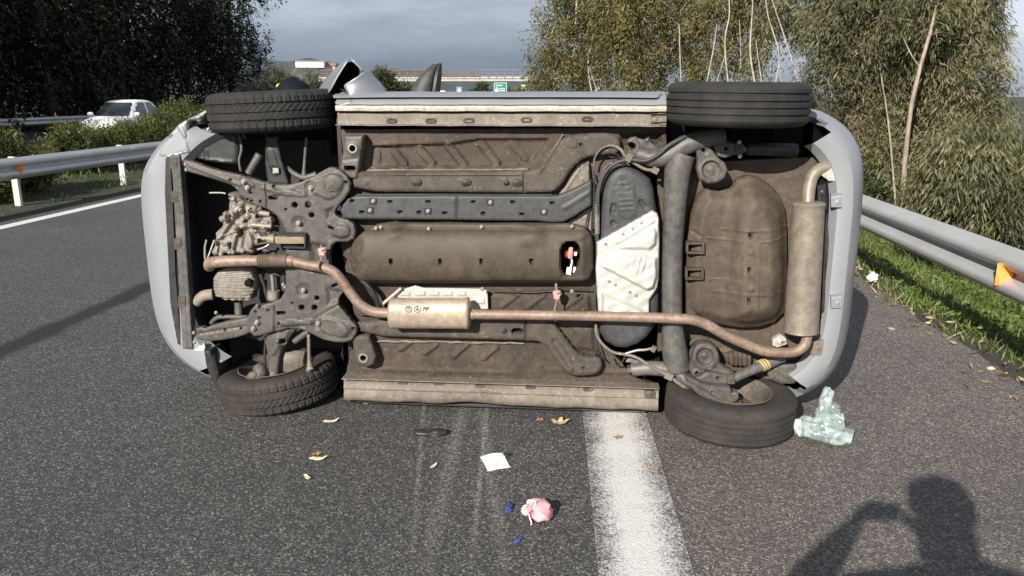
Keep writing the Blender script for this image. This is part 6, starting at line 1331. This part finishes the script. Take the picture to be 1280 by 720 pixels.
grass('dry_grass', 14000, 2.5, 4.2, 2.4, 14, .04, .16, .009, lambda a, s: np.clip((a - 2.55) / .15, 0, 1) * np.clip(.35 + .8 * np.sin(a * 4.1 + s * 1.3) * np.sin(s * 2.7 + 1), 0, 1), .50, 1.5)
# broad-leaved ground cover among the grass
n = 9000; s = 2.5 + 12 * RNG.random(n) ** 1.5; a = 2.75 + 1.6 * RNG.random(n); pa = np.sin(a * 3 + s * 1.9) + np.sin(s * 3.1); k = pa > -.2; s, a = s[k], a[k]; m = len(s)
z = np.array([terrain_z(p, q) for p, q in zip(a, s)]) + .03 + .09 * RNG.random(m)
C = np.stack([a * math.cos(RA) + s * math.sin(RA), -a * math.sin(RA) + s * math.cos(RA), z], 1); D = nrm(np.stack([RNG.normal(size=m), RNG.normal(size=m), .25 + RNG.random(m) * .5], 1))
tag(leaves('weeds', C, D, .03 + .035 * RNG.random(m), .018 + .016 * RNG.random(m), M['grass'], None, .42 + RNG.normal(size=m) * .16), kind='stuff')
# dry leaf litter along the edge of the asphalt
n = 380; s = 2.5 + 9 * RNG.random(n) ** 1.3; a = 2.62 + RNG.normal(size=n) * .13; C = np.stack([a * math.cos(RA) + s * math.sin(RA), -a * math.sin(RA) + s * math.cos(RA), .008 + .01 * RNG.random(n)], 1); D = nrm(np.stack([RNG.normal(size=n), RNG.normal(size=n), RNG.normal(size=n) * .15], 1))
lm = leaf_mat('litter_leaf', [(0, (.10, .065, .035)), (.6, (.22, .16, .085)), (1, (.42, .36, .25))], .7, .1)
tag(leaves('leaf_litter', C, D, .03 + .05 * RNG.random(n), .012 + .014 * RNG.random(n), lm, None, RNG.random(n)), kind='stuff')
# ================================================================== PEOPLE
M['skin'] = plain('skin', (.50, .30, .21), .5, 0, .1, 30); M['uniform'] = plain('uniform_cloth', (.020, .023, .034), .85, 0, .3, 25); M['boots'] = plain('boots', (.015, .014, .013), .5, 0, .3, 20)
M['hivis'] = plain('hivis_yellow', (.62, .66, .05), .5, 0, .1, 30); M['helmet_dark'] = plain('helmet_dark', (.006, .008, .014), .7, 0, .25, 12, spec=.12); M['eye'] = plain('eye', (.75, .73, .70), .2, 0, .05); M['iris'] = plain('iris', (.05, .03, .02), .2, 0, .05)
def person(label, loc, rotz, J, group=None, helmet=True):
    """one continuous skinned body. J: joint positions; hands are chains of five fingers"""
    root = thing('person', label, 'person', loc, (0, 0, rotz), group)
    V, E_, Rr, K = [], [], [], []
    def add(p, r, parent, kind):
        V.append(tuple(p)); Rr.append(r if hasattr(r, '__len__') else (r, r)); K.append(kind)
        if parent is not None: E_.append((parent, len(V) - 1))
        return len(V) - 1
    pel = add(J['pelvis'], (.15, .12), None, 'c'); sp = add(J['spine'], (.145, .115), pel, 'c'); ch = add(J['chest'], (.165, .125), sp, 'c'); nb = add(J['neckbase'], (.085, .075), ch, 'c')
    nk = add(J['neck'], .055, nb, 's'); jw = add(J['jaw'], (.060, .075), nk, 's'); hd = add(J['head'], (.076, .092), jw, 's'); cr_ = add(J['crown'], (.055, .065), hd, 's')
    f = Vector(J['face']); n1 = Vector(J['head']) + f * .094 + Vector((0, 0, -.02)); ns_ = add(Vector(J['head']) + f * .06 + Vector((0, 0, -.01)), .03, hd, 's'); add(n1 + f * .016, .012, ns_, 's')
    for sd_ in ('l', 'r'):
        s_ = add(J['shoulder_' + sd_], .085, ch, 'c'); e = add(J['elbow_' + sd_], .074, s_, 'c'); md = add(Vector(J['elbow_' + sd_]).lerp(Vector(J['wrist_' + sd_]), .55), .068, e, 'c'); wr = add(J['wrist_' + sd_], (.050, .044), md, 'c')
        w_ = Vector(J['wrist_' + sd_]); d = Vector(J['hand_' + sd_]).normalized(); up = Vector(J['across_' + sd_]).normalized(); cl = Vector(J['curl_' + sd_]).normalized()
        pm = add(w_ + d * .045, (.036, .016), wr, 's')
        for q, (o_, ln_) in enumerate(((.030, .066), (.010, .076), (-.011, .071), (-.031, .056))):
            a = w_ + d * .085 + up * o_; k0 = add(a, .0095, pm, 's'); k1 = add(a + d * ln_ * .45 + cl * ln_ * .12, .009, k0, 's'); k2 = add(a + d * ln_ * .68 + cl * ln_ * .42, .0085, k1, 's'); add(a + d * ln_ * .66 + cl * ln_ * .78, .0075, k2, 's')
        a = w_ + d * .03 + up * .034; t0 = add(a, .0115, pm, 's'); t1 = add(a + up * .028 + d * .022 + cl * .008, .0105, t0, 's'); add(a + up * .034 + d * .05 + cl * .022, .009, t1, 's')
        h = add(J['hip_' + sd_], .105, pel, 'c'); kn = add(J['knee_' + sd_], .072, h, 'c'); an = add(J['ankle_' + sd_], .052, kn, 'c'); ft = Vector(J['ankle_' + sd_]); he = add(ft + Vector((0, 0, -.05)) - f * .04, .045, an, 'b'); add(ft + Vector((0, 0, -.055)) + f * .10, (.048, .035), an, 'b'); add(ft + Vector((0, 0, -.06)) + f * .19, (.042, .025), len(V) - 1, 'b')
    me = bpy.data.meshes.new('body'); me.from_pydata(V, E_, []); me.update()
    o = bpy.data.objects.new('body_cage', me); COL.objects.link(o)
    sk = o.modifiers.new('skin', 'SKIN'); sk.use_smooth_shade = True; sk.branch_smoothing = .4
    for i, sv in enumerate(me.skin_vertices[0].data): sv.radius = Rr[i]; sv.use_root = (i == 0)
    ss_ = o.modifiers.new('sub', 'SUBSURF'); ss_.levels = 2; ss_.render_levels = 2
    bpy.context.view_layer.update(); dg = bpy.context.evaluated_depsgraph_get(); m2 = bpy.data.meshes.new_from_object(o.evaluated_get(dg)); bpy.data.objects.remove(o)
    m2.name = 'body'; m2.materials.clear()
    for mm in (M['uniform'], M['skin'], M['boots']): m2.materials.append(mm)
    PV = np.array(V); kk = np.array([{'c': 0, 's': 1, 'b': 2}[c] for c in K]); co = np.empty(len(m2.vertices) * 3); m2.vertices.foreach_get('co', co); co = co.reshape(-1, 3)
    near = np.empty(len(co), int)
    for i in range(0, len(co), 2000): near[i:i + 2000] = np.argmin(((co[i:i + 2000, None] - PV[None]) ** 2).sum(2), 1)
    mi = [int(kk[near[p.vertices[0]]]) for p in m2.polygons]; m2.polygons.foreach_set('material_index', mi); m2.polygons.foreach_set('use_smooth', [True] * len(mi))
    body_ = bpy.data.objects.new('body', m2); COL.objects.link(body_); body_.parent = root
    side = f.cross(Vector((0, 0, 1))).normalized(); H = Vector(J['head'])
    for s_ in (-1, 1):
        b = MB(); b.lathe([(-.011, 0), (-.008, .008), (0, .011), (.008, .008), (.011, 0)], 12, Matrix.Translation(H + f * .080 + side * .031 * s_)); ey = b.build('eye', M['eye'], root)
        b = MB(); b.lathe([(-.002, 0), (-.001, .0045), (.0015, .003), (.002, 0)], 10, Matrix.Translation(H + f * .0905 + side * .031 * s_)); b.build('iris', M['iris'], ey)
        b = MB(); b.tube([H + side * .083 * s_ + Vector((0, 0, .02)), H + side * .093 * s_ + Vector((0, 0, .01)) - f * .01, H + side * .088 * s_ + Vector((0, 0, -.03))], .011, 8, sub=3); b.build('ear', M['skin'], root)
    b = MB(); b.bar(H + f * .083 - side * .022 + Vector((0, 0, -.055)), H + f * .083 + side * .022 + Vector((0, 0, -.055)), .008, .007); b.build('mouth', plain('lips', (.42, .19, .16), .5), root)
    if helmet:
        c = H + Vector((0, 0, .035)); b = MB(); b.lathe([(-.030, .128), (-.020, .135), (.030, .132), (.075, .112), (.105, .076), (.118, .035), (.121, 0)], 28, Matrix.Translation(c) @ Matrix.Diagonal((.93, 1.06, 1, 1)))
        hm = b.build('helmet', M['helmet_dark'], root)
        b = MB(); b.tube([c + Vector((math.cos(a) * .112, math.sin(a) * .128, .070)) for a in np.linspace(math.pi * .75, math.pi * 1.25, 14)], [.008 + .014 * math.sin(math.pi * k / 13) for k in range(14)], 6); b.build('helmet_band', M['hivis'], hm)
        b = MB(); b.tube([c - side * .10 + Vector((0, 0, .07)), c - side * .05 + Vector((0, 0, .118)), c + Vector((0, 0, .128)), c + side * .05 + Vector((0, 0, .118)), c + side * .10 + Vector((0, 0, .07))], .011, 8, sub=3); b.build('helmet_ridge', M['helmet_dark'], hm)
        b = MB(); n_ = 16
        for k in range(n_ + 1):
            a = math.pi * k / n_; q = -f * math.sin(a) * .115 + side * math.cos(a) * .105; b.v += [tuple(c + q + Vector((0, 0, -.02))), tuple(c + q * 1.12 + Vector((0, 0, -.19)))]
        b.f += [(2 * k, 2 * k + 1, 2 * k + 3, 2 * k + 2) for k in range(n_)]; b.build('neck_flap', M['uniform'], hm)
    # reflective bands round chest and sleeves
    for nm, p, r in (('chest_band', Vector(J['spine']).lerp(Vector(J['chest']), .6), (.20, .155)),):
        b = MB(); b.tube([p + Vector((math.cos(a) * r[0], math.sin(a) * r[1], 0)) for a in np.linspace(0, 2 * math.pi, 29)], .014, 6, cap=False); b.build(nm, M['hivis'], root)
    return root
# the photographer: stands behind the camera, phone held out in both hands; only the shadow falls into the picture
JP = dict(pelvis=(.26, -.26, .98), spine=(.25, -.25, 1.17), chest=(.24, -.22, 1.38), neckbase=(.22, -.17, 1.53), neck=(.21, -.15, 1.57), jaw=(.205, -.13, 1.625), head=(.20, -.13, 1.70), crown=(.20, -.14, 1.76), face=(-.25, .97, 0),
          shoulder_l=(.05, -.20, 1.47), elbow_l=(-.36, -.16, 1.36), wrist_l=(-.135, -.075, 1.59), hand_l=(.35, .10, .55), across_l=(.1, .95, -.2), curl_l=(.9, .1, -.1),
          shoulder_r=(.42, -.22, 1.47), elbow_r=(.52, -.12, 1.22), wrist_r=(.165, -.09, 1.56), hand_r=(-.35, .12, .55), across_r=(-.1, .95, -.2), curl_r=(-.9, .1, -.1),
          hip_l=(.16, -.27, .93), knee_l=(.15, -.25, .50), ankle_l=(.14, -.28, .09), hip_r=(.36, -.27, .93), knee_r=(.38, -.24, .50), ankle_r=(.39, -.28, .09))
person('person in dark firefighter uniform and helmet holding up a phone with both hands', (0, 0, 0), 0, JP)
b = MB(); b.box((0, -.030, 1.65), (.155, .008, .076)); ph = b.build('phone', M['black_plastic'], None, smooth=False); tag(ph, 'black phone held up in landscape by the person in firefighter uniform', 'phone')
# a firefighter behind the car: only the top of the dark helmet shows over the upper front wheel
fy = 6.25; fp_ = at_depth(378, 105, fy)
JF = dict(pelvis=(0, 0, .95), spine=(0, .0, 1.13), chest=(0, -.03, 1.33), neckbase=(0, -.05, 1.48), neck=(0, -.06, 1.53), jaw=(0, -.08, 1.575), head=(0, -.085, 1.645), crown=(0, -.08, 1.70), face=(0, -1, 0),
          shoulder_l=(.19, -.02, 1.42), elbow_l=(.25, -.08, 1.14), wrist_l=(.20, -.28, 1.02), hand_l=(-.1, -.9, -.3), across_l=(0, -.3, .9), curl_l=(-.9, 0, -.2),
          shoulder_r=(-.19, -.02, 1.42), elbow_r=(-.25, -.06, 1.13), wrist_r=(-.22, -.24, .98), hand_r=(.1, -.9, -.4), across_r=(0, -.3, .9), curl_r=(.9, 0, -.2),
          hip_l=(.10, 0, .90), knee_l=(.11, -.04, .49), ankle_l=(.12, 0, .09), hip_r=(-.10, 0, .90), knee_r=(-.11, -.03, .49), ankle_r=(-.13, .02, .09))
person('person in dark helmet with yellow band standing behind the overturned car', (fp_.x, fp_.y, -.03), R_(-35), JF)
